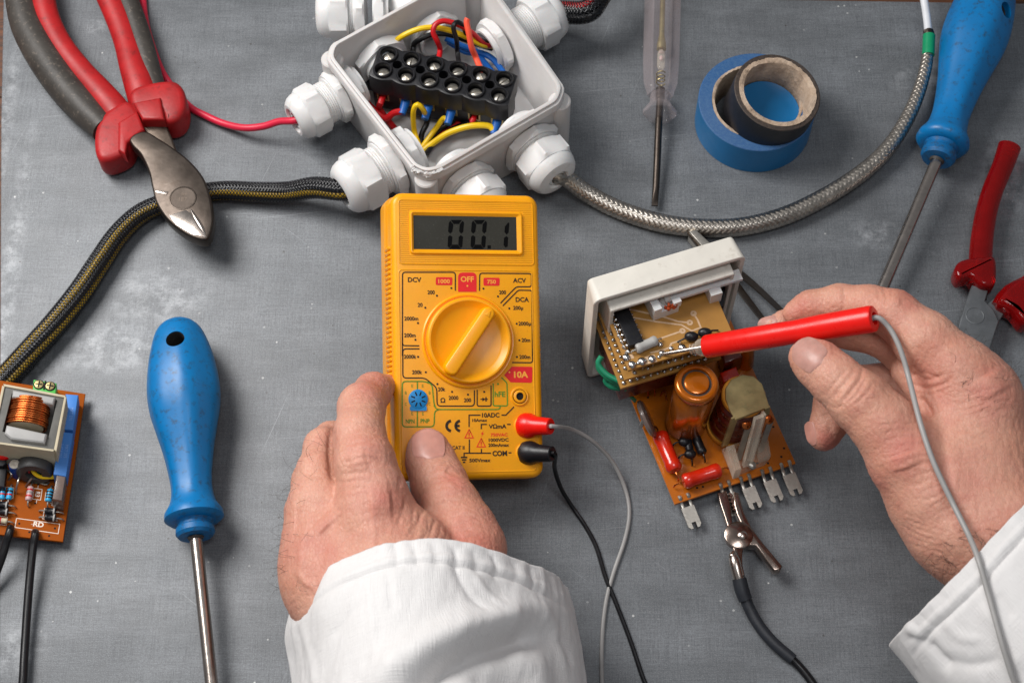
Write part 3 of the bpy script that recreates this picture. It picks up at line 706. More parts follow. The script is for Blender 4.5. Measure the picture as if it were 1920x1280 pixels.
def hexnut(m, r, z0, z1, ch=1.2, hole=0, T=None, a0=0.):
    """hexagonal nut along z whose corners are turned down"""
    rows = []; n = 48
    def rad(a):
        b = (a - a0) % (math.pi / 3) - math.pi / 6; return r * math.cos(math.pi / 6) / math.cos(b)
    ins = r * math.cos(math.pi / 6)
    for z, mode in ((z0, 1), (z0 + ch * .7, 0), (z1 - ch, 0), (z1, 1)):
        for i in range(n):
            a = 2 * math.pi * i / n; q = rad(a); q = min(q, ins * 1.015) if mode else q; rows.append((q * math.cos(a), q * math.sin(a), z))
    f = [(k * n + i, k * n + (i + 1) % n, (k + 1) * n + (i + 1) % n, (k + 1) * n + i) for k in range(3) for i in range(n)]
    v = rows
    if hole:
        b = len(v); v = v + [(hole * math.cos(2 * math.pi * i / n), hole * math.sin(2 * math.pi * i / n), z) for z in (z1, z0) for i in range(n)]
        f += [(3 * n + i, 3 * n + (i + 1) % n, b + (i + 1) % n, b + i) for i in range(n)] + [(b + i, b + (i + 1) % n, b + n + (i + 1) % n, b + n + i) for i in range(n)] + [(b + n + i, b + n + (i + 1) % n, (i + 1) % n, i) for i in range(n)]
    else: f += [tuple(range(n))[::-1], tuple(3 * n + i for i in range(n))]
    m.add(v, f, T)
def gland(pos, d, rs=1., gap=0., hole=5.4, nut=True, a0=.3, cap=True, inner=True, label=None, tilt=0., cone=False):
    d = Vector(d).normalized(); G_ = axisM(pos, pos + d)
    m = MB(); hexnut(m, 15.2 * rs, 0, 5.0 * rs, 1.1, 0, None, a0)
    m.lathe([(12.2 * rs, 5.0 * rs - .3), (12.2 * rs, 5.6 * rs), (11.4 * rs, 6 * rs)] + [(10.8 * rs + .45 * (k % 2), (6 + .55 * k) * rs) for k in range(int(10 + gap / .55))], 36)
    g = obj('cable_gland', m, M_WHITEGL, jb, G_, smooth=28, label=label)
    if cap:
        z = (7.2) * rs + gap; m = MB(); hexnut(m, 14.6 * rs, z, z + 10 * rs, 1.3, 0, None, a0 + .25)
        L = [(12.6 * rs, z + 9.8 * rs), (12.5 * rs, z + 11.5 * rs), (11.6 * rs, z + 14 * rs), (10.2 * rs, z + 15.6 * rs), (hole + 2.4, z + 16.6 * rs), (hole + .8, z + 16.7 * rs), (hole, z + 15.8 * rs), (hole - .2, z + 8 * rs)]
        if cone: L = [(12.6 * rs, z + 9.8 * rs), (11 * rs, z + 13 * rs), (9.4 * rs, z + 16 * rs), (hole + .8, z + 17 * rs), (hole, z + 15.8 * rs), (hole - .2, z + 8 * rs)]
        m.lathe(L, 40, cap=False); m.lathe([(hole + .5, z + 9 * rs), (.01, z + 9 * rs)], 24, cap=False)
        obj('dome_nut', m, M_WHITEGL, g, G_, smooth=28)
        m = MB()
        for k in range(14):
            t = 2 * math.pi * k / 14; m.box((hole * .78 * math.cos(t), hole * .78 * math.sin(t), z + 12 * rs), (1.3, 1.3, 7 * rs))
        obj('clamp_fingers', m, M_WHITEGL, g, G_, smooth=0)['kind'] = 'stuff'
    if inner:
        m = MB(); hexnut(m, 14.5 * rs, -9.6 * rs, -4.8 * rs, 1.0, 10.4 * rs, None, a0 + .5); m.lathe([(10.5 * rs, -12 * rs), (10.5 * rs, -4 * rs), (9.2 * rs, -4 * rs), (9.2 * rs, -12 * rs), (10.5 * rs, -12 * rs)], 32, cap=False)
        obj('lock_nut', m, M_WHITEGL, g, G_, smooth=28)
    return G_, pos + d * ((7.2 + 12) * rs + gap)
def onwall(side, t, z):
    """point on an outer wall: side -x, +x, -y, +y; t along it"""
    sx, sy = {'-x': (-1, 0), '+x': (1, 0), '-y': (0, -1), '+y': (0, 1)}[side]
    p = Vector((sx * (bw_ - 2.6) / 2 + (t if sx == 0 else 0), sy * (bh_ - 2.6) / 2 + (t if sy == 0 else 0), z))
    return BM @ Vector(warp(p)), BM.to_3x3() @ Vector((sx, sy, 0))
def at_px(side, px, py, z):
    """t for a wall point that shows nearest (px,py)"""
    best = min(((proj([onwall(side, t, z)[0]])[0] - np.array([px, py])) @ (proj([onwall(side, t, z)[0]])[0] - np.array([px, py])), t) for t in np.linspace(-45, 45, 91))
    return best[1]
ZG = 19.0
GL = {}
for key, side, px, py, kw in (('A', '-x', 643, 174, dict(rs=.9, gap=4.5, hole=5.6, a0=.2, label='gland with the thin red wire')),
                              ('B', '-x', 745, 300, dict(rs=1.05, gap=3.5, hole=6.4, a0=.5, label='gland with the black braided cable')),
                              ('C', '-y', 858, 320, dict(rs=.95, gap=0., hole=5.5, a0=.1, cone=True, label='empty gland behind the meter')),
                              ('D', '-y', 978, 247, dict(rs=.98, gap=.4, hole=4.6, a0=.4, label='gland with the silver braided cable')),
                              ('E', '-x', 668, 38, dict(rs=.95, gap=1., hole=5.5, a0=.0)),
                              ('G', '+y', 768, -10, dict(rs=.95, gap=0., hole=5.5, a0=.3)),
                              ('F', '+x', 985, 50, dict(rs=1.0, gap=6.5, hole=6.0, a0=.35, label='gland with the black and red braided cable'))):
    z = ZG
    if key == 'E': side = '+y'; px, py = 690, 20
    t = at_px(side, px, py, z); p, d = onwall(side, t, z); print('gland', key, t)
    if key == 'E': p, d = W(686, 24, 22), Vector((-1, -.02, 0))
    GL[key] = (gland(p, d, **kw), p, d)
for tt in (at_px('+y', 690, 70, 22),):
    p, d = onwall('+y', tt, 21); G_ = axisM(p - d * 9, p); m = MB(); hexnut(m, 14.5, -.5, 5, 1.0, 10.5, None, .4); m.lathe([(10.6, -3), (10.6, 6), (9.2, 6), (9.2, -3), (10.6, -3)], 32, cap=False); obj('lock_nut', m, M_WHITEGL, jb, G_, smooth=28)
# ------------------------------------------------------------------ terminal block inside the box
TZ = 34.0
q0, q1, q2 = W(697, 148, TZ), W(955, 204, TZ), W(706, 86, TZ)
tX = (q1 - q0); TL = tX.length; TW = 23.0
tb_loc = (W(697, 148, TZ) + W(955, 204, TZ) + W(706, 86, TZ) + W(968, 128, TZ)) / 4
TM = frame(tb_loc, tX, (0, 0, 1)); print('TB', TL, (q2 - q0).length)
TW = (q2 - q0).length + 1; TL += 1
tb = thing('terminal_block', 'black twelve-screw terminal block inside the open white junction box', 'terminal block', TM @ Vector((0, 0, -TZ + 4)))
out = []
for sgn in (-1, 1):                                        # scalloped long edges
    pts = [];
    for i in range(49):
        x = -TL / 2 + TL * i / 48; pts.append((x, sgn * (TW / 2 - 1.3 + 1.3 * abs(math.cos(math.pi * (x + TL / 2) / (TL / 6) + math.pi / 2)))))
    out += pts if sgn < 0 else pts[::-1]
m = MB(); m.prism(out, -12, 0, .7, 0, seg=2); m.prism([(-TL / 2 + 1, -TW / 2 + 2.2), (TL / 2 - 1, -TW / 2 + 2.2), (TL / 2 - 1, TW / 2 - 2.2), (-TL / 2 + 1, TW / 2 - 2.2)], -26, -11)
tbody = obj('block_housing', m, M_BLACK, tb, TM, smooth=40)
C = MB()
SP = TL / 6; xs = [-TL / 2 + SP * (k + .5) for k in range(6)]
for x in xs:
    for sy in (-1, 1): C.lathe([(3.5, -6), (3.5, .5 + 1)], 24, Matrix.Translation((x, sy * (TW / 2 - 5.4), 0)))
for k in range(5): C.lathe([(2.3, -9), (2.3, 2)], 20, Matrix.Translation((xs[k] + SP / 2, .3, 0)))
for x in xs: C.box((x, -TW / 2 + 3, -16), (6.2, 9, 6.6))
cut(tbody, C)
for x in xs:
    for sy in (-1, 1):
        m = MB(); T = Matrix.Translation((x, sy * (TW / 2 - 5.4), 0)); m.lathe([(4.5, -1.2), (4.5, .9), (4.2, 1.3), (3.7, 1.3), (3.5, 1.0), (3.5, -1.2)], 28, T, cap=False)
        obj('screw_collar', m, M_BLACK, tb, TM)
        m = MB(); rt = rng.rand() * 3; T2 = T @ Matrix.Rotation(rt, 4, 'Z')
        m.lathe([(3.1, -6.0), (3.1, -2.6), (2.7, -2.0), (2.0, -1.6), (.01, -1.3)], 20, T2)
        s_ = obj('screw', m, M_TIN, tb, TM); C = MB(); C.box((0, 0, -1.6), (7, .8, 1.3), T2); cut(s_, C)
    m = MB(); T = Matrix.Translation((x, -TW / 2 + 2.0, -16))
    o4 = rrect(6.0, 6.4, .5, 2); i4 = rrect(4.4, 4.6, .5, 2); nn = len(o4)
    v = [(a_, y_, b1) for y_, L4 in ((.0, o4), (.0, i4), (4, i4)) for a_, b1 in L4]
    m.add(v, [(k * nn + j, k * nn + (j + 1) % nn, (k + 1) * nn + (j + 1) % nn, (k + 1) * nn + j) for k in range(2) for j in range(nn)], T)
    obj('wire_clamp', m, M_BRASS, tb, TM)
def tbw(k, dy=0., z=-16.): return TM @ Vector((xs[k], -TW / 2 + 2 + dy, z))
def tbb(k, z=-14.): return TM @ Vector((xs[k], TW / 2 - 2, z))
def wire(name, pts, r, mt, label, grp='short wires in the junction box', n=10, ferr=None):
    m = MB(); m.tube(pts, r, n); t = thing(name, label, 'wire', min(pts, key=lambda p: p[2]), grp) if ferr else None
    if not ferr: return tag(obj(name, m, mt), label, 'wire', grp)
    obj('insulation', m, mt, t); m = MB(); a_, b1, mt2 = ferr; m.tube([a_, b1], [2.3, 1.7], 14); obj('ferrule', m, mt2, t, smooth=50); return t
def fr(k, out=6.5, dz=-1.5): return (tbw(k, 1.), tbw(k, -out, -16 + dz), M_BLUEW)
wire('wire', [tbw(1, -5, -17), W(738, 212, 15), W(722, 222, 12), W(700, 205, 12), GL['A'][1] - GL['A'][2] * 6], 1.6, M_RED2, 'dark red wire in the second front clamp, running under the rim to the left gland', ferr=fr(1))
wire('wire', [tbw(2, -5, -17), W(797, 214, 17), W(793, 205, 25), W(783, 196, 28), W(776, 205, 25), W(775, 225, 17), W(778, 250, 9), W(790, 285, 6)], 1.25, M_YELW, 'looped yellow wire in the third front clamp of the black block', ferr=fr(2))
wire('wire', [tbw(3, -5, -17), W(832, 222, 16), W(818, 240, 11), W(805, 258, 8), W(785, 285, 6)], 1.3, M_YELW, 'straight yellow wire in the fourth front clamp of the black block', ferr=fr(3))
wire('wire', [tbw(5, -5, -17), W(915, 236, 18), W(880, 237, 18), W(840, 250, 14), W(810, 270, 9), W(785, 290, 6)], 1.5, M_YELW, 'long yellow wire curving along the front wall from the last clamp', ferr=fr(5))
wire('wire', [tbw(4, 1), tbw(4, -3), W(880, 222, 12), W(850, 235, 8), W(810, 265, 5), W(785, 290, 4)], 1.3, M_RED2, 'stubby red wire end in the fifth front clamp')
wire('wire', [tbw(0, 1), tbw(0, -4), W(712, 205, 10), W(735, 235, 6), W(775, 280, 5)], 1.5, M_RED2, 'dark red wire in the first front clamp, deep in the box')
BW = ('black wire at the front of the box, lowest one under the yellow wires', 'black wire at the front of the box, next to the red wire end', 'short black wire dropping from the third front clamp', 'black wire running beside the long yellow wire at the front wall')
for k, (a_, pts) in enumerate(((3, [(850, 226, 11), (820, 248, 7), (785, 285, 5)]), (4, [(890, 228, 13), (850, 242, 9), (815, 268, 6), (795, 290, 5)]), (2, [(800, 232, 8), (790, 255, 6), (790, 290, 5)]), (5, [(905, 232, 11), (860, 240, 8), (820, 262, 8), (800, 288, 8)]))):
    wire('wire', [tbw(a_, 0, -20)] + WL(pts), 1.35, M_BLKW, BW[k], 'thin black wires at the front of the box')
gF = GL['F'][1] - GL['F'][2] * 9; gF.z = 20
wire('wire', [tbb(0, -6), W(735, 85, 27), W(755, 68, 33), W(785, 55, 36), W(815, 52, 36), W(845, 58, 34), W(875, 70, 31), W(905, 85, 26), gF], 1.35, M_YELW, 'yellow wire arching behind the black block from its left end')
wire('wire', [tbb(1), W(775, 90, 22), W(785, 76, 27), W(815, 64, 29), W(845, 66, 28), W(880, 78, 25), gF + Vector((0, 0, -2))], 1.35, M_BLKW, 'black wire arching just below the yellow one behind the block')
wire('wire', [tbb(2, -6), W(825, 95, 28), W(820, 78, 34), W(812, 60, 38), W(818, 45, 40), W(835, 40, 40), W(862, 48, 38), W(885, 62, 34), W(910, 85, 25), gF + Vector((1, 0, 1))], 1.3, M_RED2, 'bright red wire looping high behind the black block')
wire('wire', [tbb(3, -5), W(858, 100, 28), W(856, 75, 35), W(850, 52, 40), W(856, 42, 41), W(868, 48, 38), W(880, 70, 30), gF + Vector((0, 2, 0))], 1.15, M_BLKW, 'narrow black wire hairpin beside the orange wire')
wire('wire', [tbb(4, -4), W(893, 110, 30), W(884, 88, 36), W(879, 62, 41), W(875, 42, 44), W(877, 35, 45)], 1.45, M_ORANGEW, 'stiff orange wire standing upright behind the block')
wire('wire', [W(835, 72, 20), W(860, 84, 18), W(890, 96, 17), W(925, 112, 17), tbb(5) + Vector((3, 3, 0))], 1.5, M_BLUEW, 'blue wire crossing behind the right end of the block')
wire('wire', [W(840, 78, 17), W(870, 96, 15), W(900, 108, 15), tbb(5)], 1.5, M_BLUEW, 'second blue wire, lowest of the two behind the block')
m = MB(); m.tube([W(745, 92, 10), W(715, 110, 10), W(700, 135, 10), W(705, 160, 8)], 8.5, 20); tag(obj('cable', m, M_BLKW), 'thick black cable end lying left of the terminal block in the box', 'cable')

# ------------------------------------------------------------------ braided cables
def braid(mb, path, r, ns, pitch, wd, amp=.22, seg=None, flat=.22, prof=3):
    """ns strands each way plaited round a path"""
    P = [list(p)[:3] + [q] for p, q in zip(path, r)] if not isinstance(r, (int, float)) else [list(p)[:3] + [r] for p in path]
    L = sum((Vector(P[i + 1][:3]) - Vector(P[i][:3])).length for i in range(len(P) - 1))
    per = ns; seg = seg or int(L / pitch * ns * 4)
    C_ = catmull(P, seg); Cn = np.array(C_); T, N, B = frames(Cn); s_ = np.r_[0, np.cumsum(np.linalg.norm(np.diff(Cn[:, :3], axis=0), axis=1))]
    ph = np.cos(np.pi * 2 * ns * s_ / pitch)
    for sg in (1, -1):
        for i in range(ns):
            a = 2 * np.pi * i / ns + sg * 2 * np.pi * s_ / pitch
            rr = Cn[:, 3] + amp * sg * ph * (1 if i % 2 == 0 else 1)
            rad = N * np.cos(a)[:, None] + B * np.sin(a)[:, None]; tan = (-N * np.sin(a)[:, None] + B * np.cos(a)[:, None])
            c = Cn[:, :3] + rad * rr[:, None]; slope = 2 * np.pi * Cn[:, 3] / pitch
            side = T * slope[:, None] * -sg + tan; side = tan * 1.0 - T * (sg * slope)[:, None]; side /= np.linalg.norm(side, axis=1)[:, None]
            v0 = c - side * wd / 2; v1 = c + rad * flat; v2 = c + side * wd / 2
            v = np.stack([v0, v1, v2], 1).reshape(-1, 3); n_ = len(c)
            mb.add([tuple(x) for x in v], [q for k in range(n_ - 1) for q in ((3 * k, 3 * k + 1, 3 * k + 4, 3 * k + 3), (3 * k + 1, 3 * k + 2, 3 * k + 5, 3 * k + 4))])
M_BRAID = pmat('braid_wire', 'bab2a8', .33, metal=1., var=.25, vs=300, bump=.1, rvar=.08)
M_MESHFIL = pmat('sleeve_filament', '16171b', .16, var=.3, vs=200, bump=0, coat=.2)
M_YELDULL = pmat('dull_yellow_wire', 'a8860e', .5, bump=0)
gD = GL['D'][0][1]; dD = GL['D'][2]
path = [gD - dD * 6, gD + dD * 1.5] + WL([(1062, 335, 13), (1100, 362, 7), (1160, 393, 4.6), (1235, 417, 4.6), (1310, 427, 4.6), (1390, 425, 4.6), (1470, 405, 4.8), (1545, 370, 5), (1615, 325, 6), (1665, 278, 7), (1700, 225, 8), (1722, 175, 9), (1735, 130, 10), (1740, 98, 10.5)])
bc = thing('braided_cable', 'silver metal braided cable sweeping from the junction box to the green band at top right', 'cable', W(1235, 417, 0))
rad_ = [3.2, 3.2, 3.5, 3.8, 3.9, 4.0, 4.0, 4.0, 4.0, 3.9, 3.7, 3.4, 3.2, 2.9, 2.7, 2.4]
m = MB(); m.tube(path, [x - .35 for x in rad_], 16); obj('cable_core', m, M_STEELDK, bc)
m = MB(); braid(m, path, [x - .1 for x in rad_], 8, 20, 2.5, .38); print('braid verts', len(m.v)); b = obj('metal_braid', m, M_BRAID, bc, smooth=60); b['kind'] = 'stuff'
m = MB(); m.tube(WL([(1740.5, 104, 11), (1742, 67, 12)]), 3.0, 20, seg=6); obj('green_band', m, M_GREENBAND, bc, smooth=50)
m = MB(); m.tube(WL([(1741, 72, 12), (1739, 45, 13), (1735, 15, 14), (1728, -25, 16), (1722, -60, 18)]), 1.9, 14); obj('white_lead', m, M_WHTW, bc)
m = MB(); m.tube(WL([(1742, 68, 12), (1741, 58, 12.3)]), 2.5, 16, seg=4, rough=.3); obj('braid_end', m, M_STEEL, bc)
# black mesh sleeve with black and yellow wires
def sleeve_cable(name, label, path, r, inner, ns=16, pitch=22):
    t = thing(name, label, 'cable', min(path, key=lambda p: p[2]) - Vector((0, 0, 2)))
    m = MB(); m.tube(path, [x * .55 for x in r], 12); obj('cable_core', m, M_BLKW, t)
    P = [list(p) + [q] for p, q in zip(path, r)]; C_ = catmull(P, 120); Cn = np.array(C_); T, N, B = frames(Cn); s_ = np.linspace(0, 1, 121)
    for a0, tw, mt, q in inner:
        a = a0 + tw * s_; rw = Cn[:, 3] * q; off = Cn[:, 3] * .98 - rw
        pts = Cn[:, :3] + (N * np.cos(a)[:, None] + B * np.sin(a)[:, None]) * off[:, None]
        m = MB(); m.tube([tuple(p) for p in pts[::3]], list(rw[::3]), 10, seg=130); obj('inner_wire', m, mt, t)
    m = MB(); braid(m, path, [x + .12 for x in r], ns, pitch, .38, .1, flat=.1, seg=int(len(path) * 42)); b = obj('mesh_sleeve', m, M_MESHFIL, t, smooth=60); b['kind'] = 'stuff'; print('sleeve verts', len(m.v))
    return t
gB = GL['B'][0][1]; dB = GL['B'][2]
path = [gB - dB * 8, gB + dB * 2] + WL([(590, 352, 15), (540, 360, 9), (480, 360, 6.5), (420, 358, 6), (360, 366, 6), (310, 380, 6), (262, 402, 6), (222, 440, 6), (188, 490, 6.5), (150, 548, 6.5), (105, 605, 6.5), (60, 655, 6.5), (15, 705, 6.5), (-40, 770, 6.5)])
rB = [5.0, 5.0, 4.9, 4.7, 4.5, 4.4, 4.3, 4.3, 4.5, 4.8, 5.1, 5.3, 5.4, 5.4, 5.4, 5.4]
tau = 2 * math.pi
inner = [(k * tau / 8 + .2, 2.2, M_YELDULL if k in (2, 4) else M_BLKW, .30) for k in range(8)]
sleeve_cable('sleeved_cable', 'thick black mesh-sleeved cable with yellow stripes, passing under the pliers to the left edge', path, rB, inner, 14, 22)
gFo = GL['F'][0][1]; dF = GL['F'][2]
path = [gFo - dF * 4, gFo + dF * 2] + WL([(1100, 22, 26), (1125, -8, 26), (1150, -45, 26)])
sleeve_cable('sleeved_cable', 'black mesh-sleeved cable with a red stripe leaving the top right gland', path, [5.4] * 5, [(k * tau / 7, 1.2, M_RED2 if k in (1, 4) else M_BLKW, .32) for k in range(7)], 16, 22)
# red wire
gA = GL['A'][0][1]; dA = GL['A'][2]
m = MB(); m.tube([gA - dA * 8, gA + dA * 2 - Vector((0, 0, 1))] + WL([(524, 228, 14), (494, 237, 10), (458, 240, 7), (420, 232, 4), (385, 217, 3), (355, 200, 2), (325, 166, 2), (304, 135, 2), (287, 92, 2), (274, 47, 2), (268, 0, 2), (264, -60, 2)]), 1.75, 12)
tag(obj('red_wire', m, M_REDWIRE), 'thin pinkish red wire running from the left gland behind the red handled pliers', 'wire')
# ------------------------------------------------------------------ helpers for flat-forged tools traced on a plane
def wpoly(pts, h): return [tuple(W(x, y, h))[:2] for x, y in pts]
# ---- big side cutters, top left
T1 = thing('side_cutter', 'large side cutters with red and dark grey grips and steel jaws, top left', 'pliers', W(270, 250, 0))
m = MB(); m.tube(WL([(28, -70, 9), (36, -20, 9), (48, 40, 9), (75, 95, 9), (115, 155, 9), (158, 205, 9.5), (196, 243, 10)]), [6.6, 6.8, 7.2, 7.6, 7.6, 7.2, 6], 20, sx=1.1, sy=1.15)
obj('grip_overlay', m, M_DARKGRIP, T1)
m = MB(); m.tube(WL([(70, -70, 11), (78, -20, 11), (88, 30, 11), (112, 80, 11), (150, 130, 11), (188, 172, 11.5), (215, 205, 11), (238, 240, 10)]), [5.8, 5.8, 5.6, 5.4, 5.5, 6, 6.6, 7], 20, sx=1.05, sy=.85)
hl = obj('grip', m, M_REDGRIP, T1)
m = MB(); m.prism(wpoly(smooth_poly([(180, 250), (198, 216), (236, 194), (258, 206), (271, 238), (254, 262), (240, 290), (200, 306), (181, 292)], 54), 14), 1.5, 17, 3, 3); m.prism(wpoly([(222, 232), (258, 210), (272, 246), (240, 270), (236, 292), (222, 284)], 18), 12, 19.5, 1.5)
obj('thumb_guard', m, M_REDGRIP, hl)
m = MB(); m.tube(WL([(176, -70, 11), (198, -20, 11), (222, 35, 11), (238, 80, 11), (250, 125, 11.5), (264, 165, 11), (275, 200, 9.5)]), [6, 6, 6, 6, 6.4, 7.2, 7.5], 20, sx=1.05, sy=.85)
hr = obj('grip', m, M_REDGRIP, T1)
m = MB(); m.tube(WL([(202, -70, 9), (228, -20, 9), (250, 35, 9), (266, 85, 9), (279, 130, 9), (292, 170, 9)]), [5.6, 5.8, 5.8, 5.8, 5.6, 5], 20, sx=1.0, sy=1.1)
obj('grip_overlay', m, M_DARKGRIP, T1)
m = MB(); m.prism(wpoly(smooth_poly([(246, 180), (268, 166), (322, 158), (345, 172), (351, 206), (338, 230), (312, 236), (300, 214), (266, 222), (248, 204)], 56), 14), 1.5, 18, 3, 3); m.prism(wpoly([(250, 196), (302, 186), (310, 228), (268, 228)], 18), 12, 20, 1.5)
obj('thumb_guard', m, M_REDGRIP, hr)
m = MB(); m.prism(wpoly(smooth_poly([(262, 220), (302, 212), (318, 248), (334, 290), (352, 330), (330, 350), (300, 300), (272, 250)], 48), 12), 8, 13.5, 1, .5)
obj('jaw', m, M_STEELDK, T1)
JO = [(243, 262), (254, 251), (274, 247), (298, 260), (328, 280), (360, 306), (384, 338), (397, 380), (400, 418), (388, 449), (354, 442), (317, 415), (294, 382), (285, 350), (279, 322), (264, 290), (250, 275)]
m = MB(); m.prism(wpoly(smooth_poly(JO, 102), 20), 13.6, 20.5, 1.1, .8)
jw = obj('jaw', m, M_STEEL, T1)
C = MB()                                                    # ground-away cutting face and the notch by the pivot
JM = Matrix.Translation(-WM[T1.name].translation / S)
def facet_cut(line, h, depth, ang):
    a, b = W(*line[0], h), W(*line[1], h); x = (b - a).normalized(); s_ = Vector((0, 0, 1)).cross(x)
    Fm = frame((a + b) / 2, x, Vector((0, 0, 1)) * math.cos(ang) + s_ * math.sin(ang)); C.box((0, 0, 10), ((b - a).length, 40, 20), JM @ Fm)
facet_cut([(404, 470), (290, 340)], 18.6, 0, R(-16))
C2 = MB(); a = W(345, 378, 20.5) - WM[T1.name].translation / S
m = MB(); m.lathe([(6.3, 0), (6.3, .2), (6.1, .3), (5.8, .3), (5.6, .12), (.01, .12)], 40, Matrix.Translation(W(343, 372, 20.4))); obj('pivot_rivet', m, M_STEEL, jw)
m = MB(); pA, pB, pC_ = W(360, 396, 20.4), W(388, 446, 20.4), W(372, 400, 20.4)
m.tube([W(358, 394, 20.6), W(366, 408, 20.9), W(377, 426, 20.9), W(388, 446, 19.8)], [.5, 1.0, 1.1, .5], 8, sx=1, sy=.6); obj('cutting_edge', m, M_CHROME, jw, smooth=50)
m = MB(); m.prism(wpoly([(316, 404), (348, 394), (366, 404), (387, 445), (360, 440), (330, 422)], 20.6), 20.2, 20.75, .2); obj('ground_face', m, M_CHROME, jw)
m = MB(); m.prism(wpoly([(291, 356), (316, 360), (312, 365), (292, 361)], 20.6), 20.2, 20.8, .2); obj('notch_edge', m, M_CHROME, jw)
m = MB(); k_ = W(343, 372, 20.6); FR = Matrix.Translation(k_)
m.text('187', -.2, -.6, 2.2, FR, .02, .9, 0); m.text('·SH·', .2, 2.2, 1.6, FR, .02, .9, 0)
obj('stamped_number', m, M_STEELDK, jw, smooth=0)

# ---- blue screwdrivers
def screwdriver(name, label, top, coll, tip, hz, tz, prof, hole_roll, rshaft, holepos):
    """prof: (fraction along the handle, radius mm); the handle lies on its widest part"""
    A, B = W(*top, hz), W(*coll, hz - 1.5); t = thing(name, label, 'screwdriver', (A + B) / 2 * 1.0 - Vector((0, 0, hz)))
    M_ = axisM(A, B); L = (B - A).length
    P = catmull([[f * L, r, 0] for f, r in prof[0]], 44)
    pr = [(max(.01, p[1]), p[0]) for p in P]
    def mod(a, z):
        f = z / L
        k = min(1, max(0, (f - .03) / .12)) * (1 if f < .8 else max(0, 1 - (f - .8) / .06))
        b = (a + .26) % (math.pi / 3) - math.pi / 6
        return 1 + k * .022 * math.cos(6 * b)
    m = MB(); m.lathe(pr + [(.01, pr[-1][1])], 96, M_ @ Matrix(), mod=mod, cap=False)
    h = obj('handle', m, M_BLUE, t, smooth=50)
    m = MB(); m.lathe([(r, f * L) for f, r in prof[1]], 40, M_); obj('collar', m, M_BLUEGRIME, h, smooth=30)
    hp = M_ @ Vector((0, 0, holepos * L)); ax = (M_.to_3x3() @ Vector((0, 0, 1))); d = Matrix.Rotation(hole_roll, 3, ax) @ Vector((0, 0, 1)); d = (d - ax * d.dot(ax)).normalized()
    HM = axisM(hp - d * 25, hp); off = WM[t.name].translation / S
    C = MB(); C.lathe([(4.1, 0), (4.1, 50)], 32, Matrix.Translation(-off) @ HM); cut(h, C, 50)
    m = MB(); HM2 = axisM(hp - d * (prof[2] - .3), hp)
    m.lathe([(4.15, 0), (4.15, 2 * prof[2] - 1.0), (4.5, 2 * prof[2] - .5), (4.0, 2 * prof[2] - .4), (3.8, 2 * prof[2] - 2), (3.8, 0)], 32, HM2, cap=False); obj('hole_rim', m, M_DARKGRIP, h)
    m = MB(); T_ = W(*tip, tz); m.tube([B - (T_ - B).normalized() * 3, T_], rshaft, 24, seg=4); obj('shaft', m, M_CHROME, t, smooth=60)
    m = MB(); dd = (T_ - B).normalized(); m.tube([B + dd * .2, B + dd * 1.2], [rshaft + .9, rshaft + .3], 20, seg=2); obj('collar_grime', m, M_DARKGRIP, h)
    return t
s1 = sc_at(340, 800, 16)
prof1 = [(0, .4), (.012, 5.5), (.05, 9.6), (.12, 12.4), (.22, 14.7), (.33, 15.8), (.42, 15.3), (.52, 13.1), (.62, 10.8), (.72, 9.2), (.79, 8.7), (.85, 9.6), (.885, 11.6), (.90, 12.4), (.915, 12.5), (.93, 11.4), (.935, 8.2)]
coll1 = [(.925, 8.0), (.935, 8.0), (.945, 7.2), (.955, 7.2), (.962, 8.0), (.985, 8.2), (.998, 7.2), (1.0, 3)]
screwdriver('screwdriver', 'blue screwdriver with a hole in its handle lying left of the yellow meter', (333, 600), (367, 1006), (402, 1330), 15.5, 9, (prof1, coll1, 11.6), R(0), 2.65, .155)
screwdriver('screwdriver', 'blue screwdriver with a grimy collar at the top right corner, shaft pointing down left', (1868, -62), (1757, 300), (1640, 575), 15.5, 9, (prof1, coll1, 11.6), R(-42), 2.7, .28)

# ---- clear voltage tester
t = thing('voltage_tester', 'clear plastic mains tester screwdriver standing out at the top centre, tip pointing down', 'screwdriver', W(1238, 150, 0))
A, B, C0, T_ = W(1245, -90, 8.5), W(1238, 175, 8.5), W(1235, 232, 8.0), W(1227.5, 386, 3.5)
M_ = axisM(A, B); L = (B - A).length
def hexmod(a, z): b = a % (math.pi / 3) - math.pi / 6; return math.cos(math.pi / 6) / math.cos(b) * 1.06
m = MB(); m.lathe([(8.4, 0), (8.4, L * .55), (8.2, L * .8), (7.7, L * .93), (6.4, L - 1), (5.9, L + 1.5)], 48, M_, mod=hexmod)
hb = obj('handle', m, M_CLEAR, t, smooth=25)
m = MB(); ax = (B - A).normalized(); L2 = (C0 - B).length
m.lathe([(4.6, L + .8), (5.0, L + 3), (4.8, L + 5.5), (6.2, L + 8), (7.7, L + 10.5), (7.6, L + 12.3), (5.6, L + 13.8), (2.2, L + 14.2)], 40, M_, mod=lambda a, z: 1 + .06 * math.cos(6 * a) * min(1, max(0, (z - L - 6) / 3))); obj('guard', m, M_CLEAR, hb, smooth=45)
m = MB(); m.lathe([(1.3, L * .02), (1.3, L * .60), (2.2, L * .66), (2.3, L * .68), (2.3, L * .70), (1.2, L * .705)], 16, M_); obj('contact_rod', m, M_BRASS, hb)
m = MB(); m.lathe([(1.2, L * .71), (1.9, L * .73), (1.9, L * .82), (1.1, L * .84)], 16, M_); obj('neon_lamp', m, M_CLEARAMB, hb)
m = MB(); m.lathe([(1.5, L * .72), (.8, L * .725)], 8, M_); m.ball((0, 0, L * .76), 1.0, 10, M_, (1, 1, 1.5)); obj('resistor', m, M_PINKRES, hb)
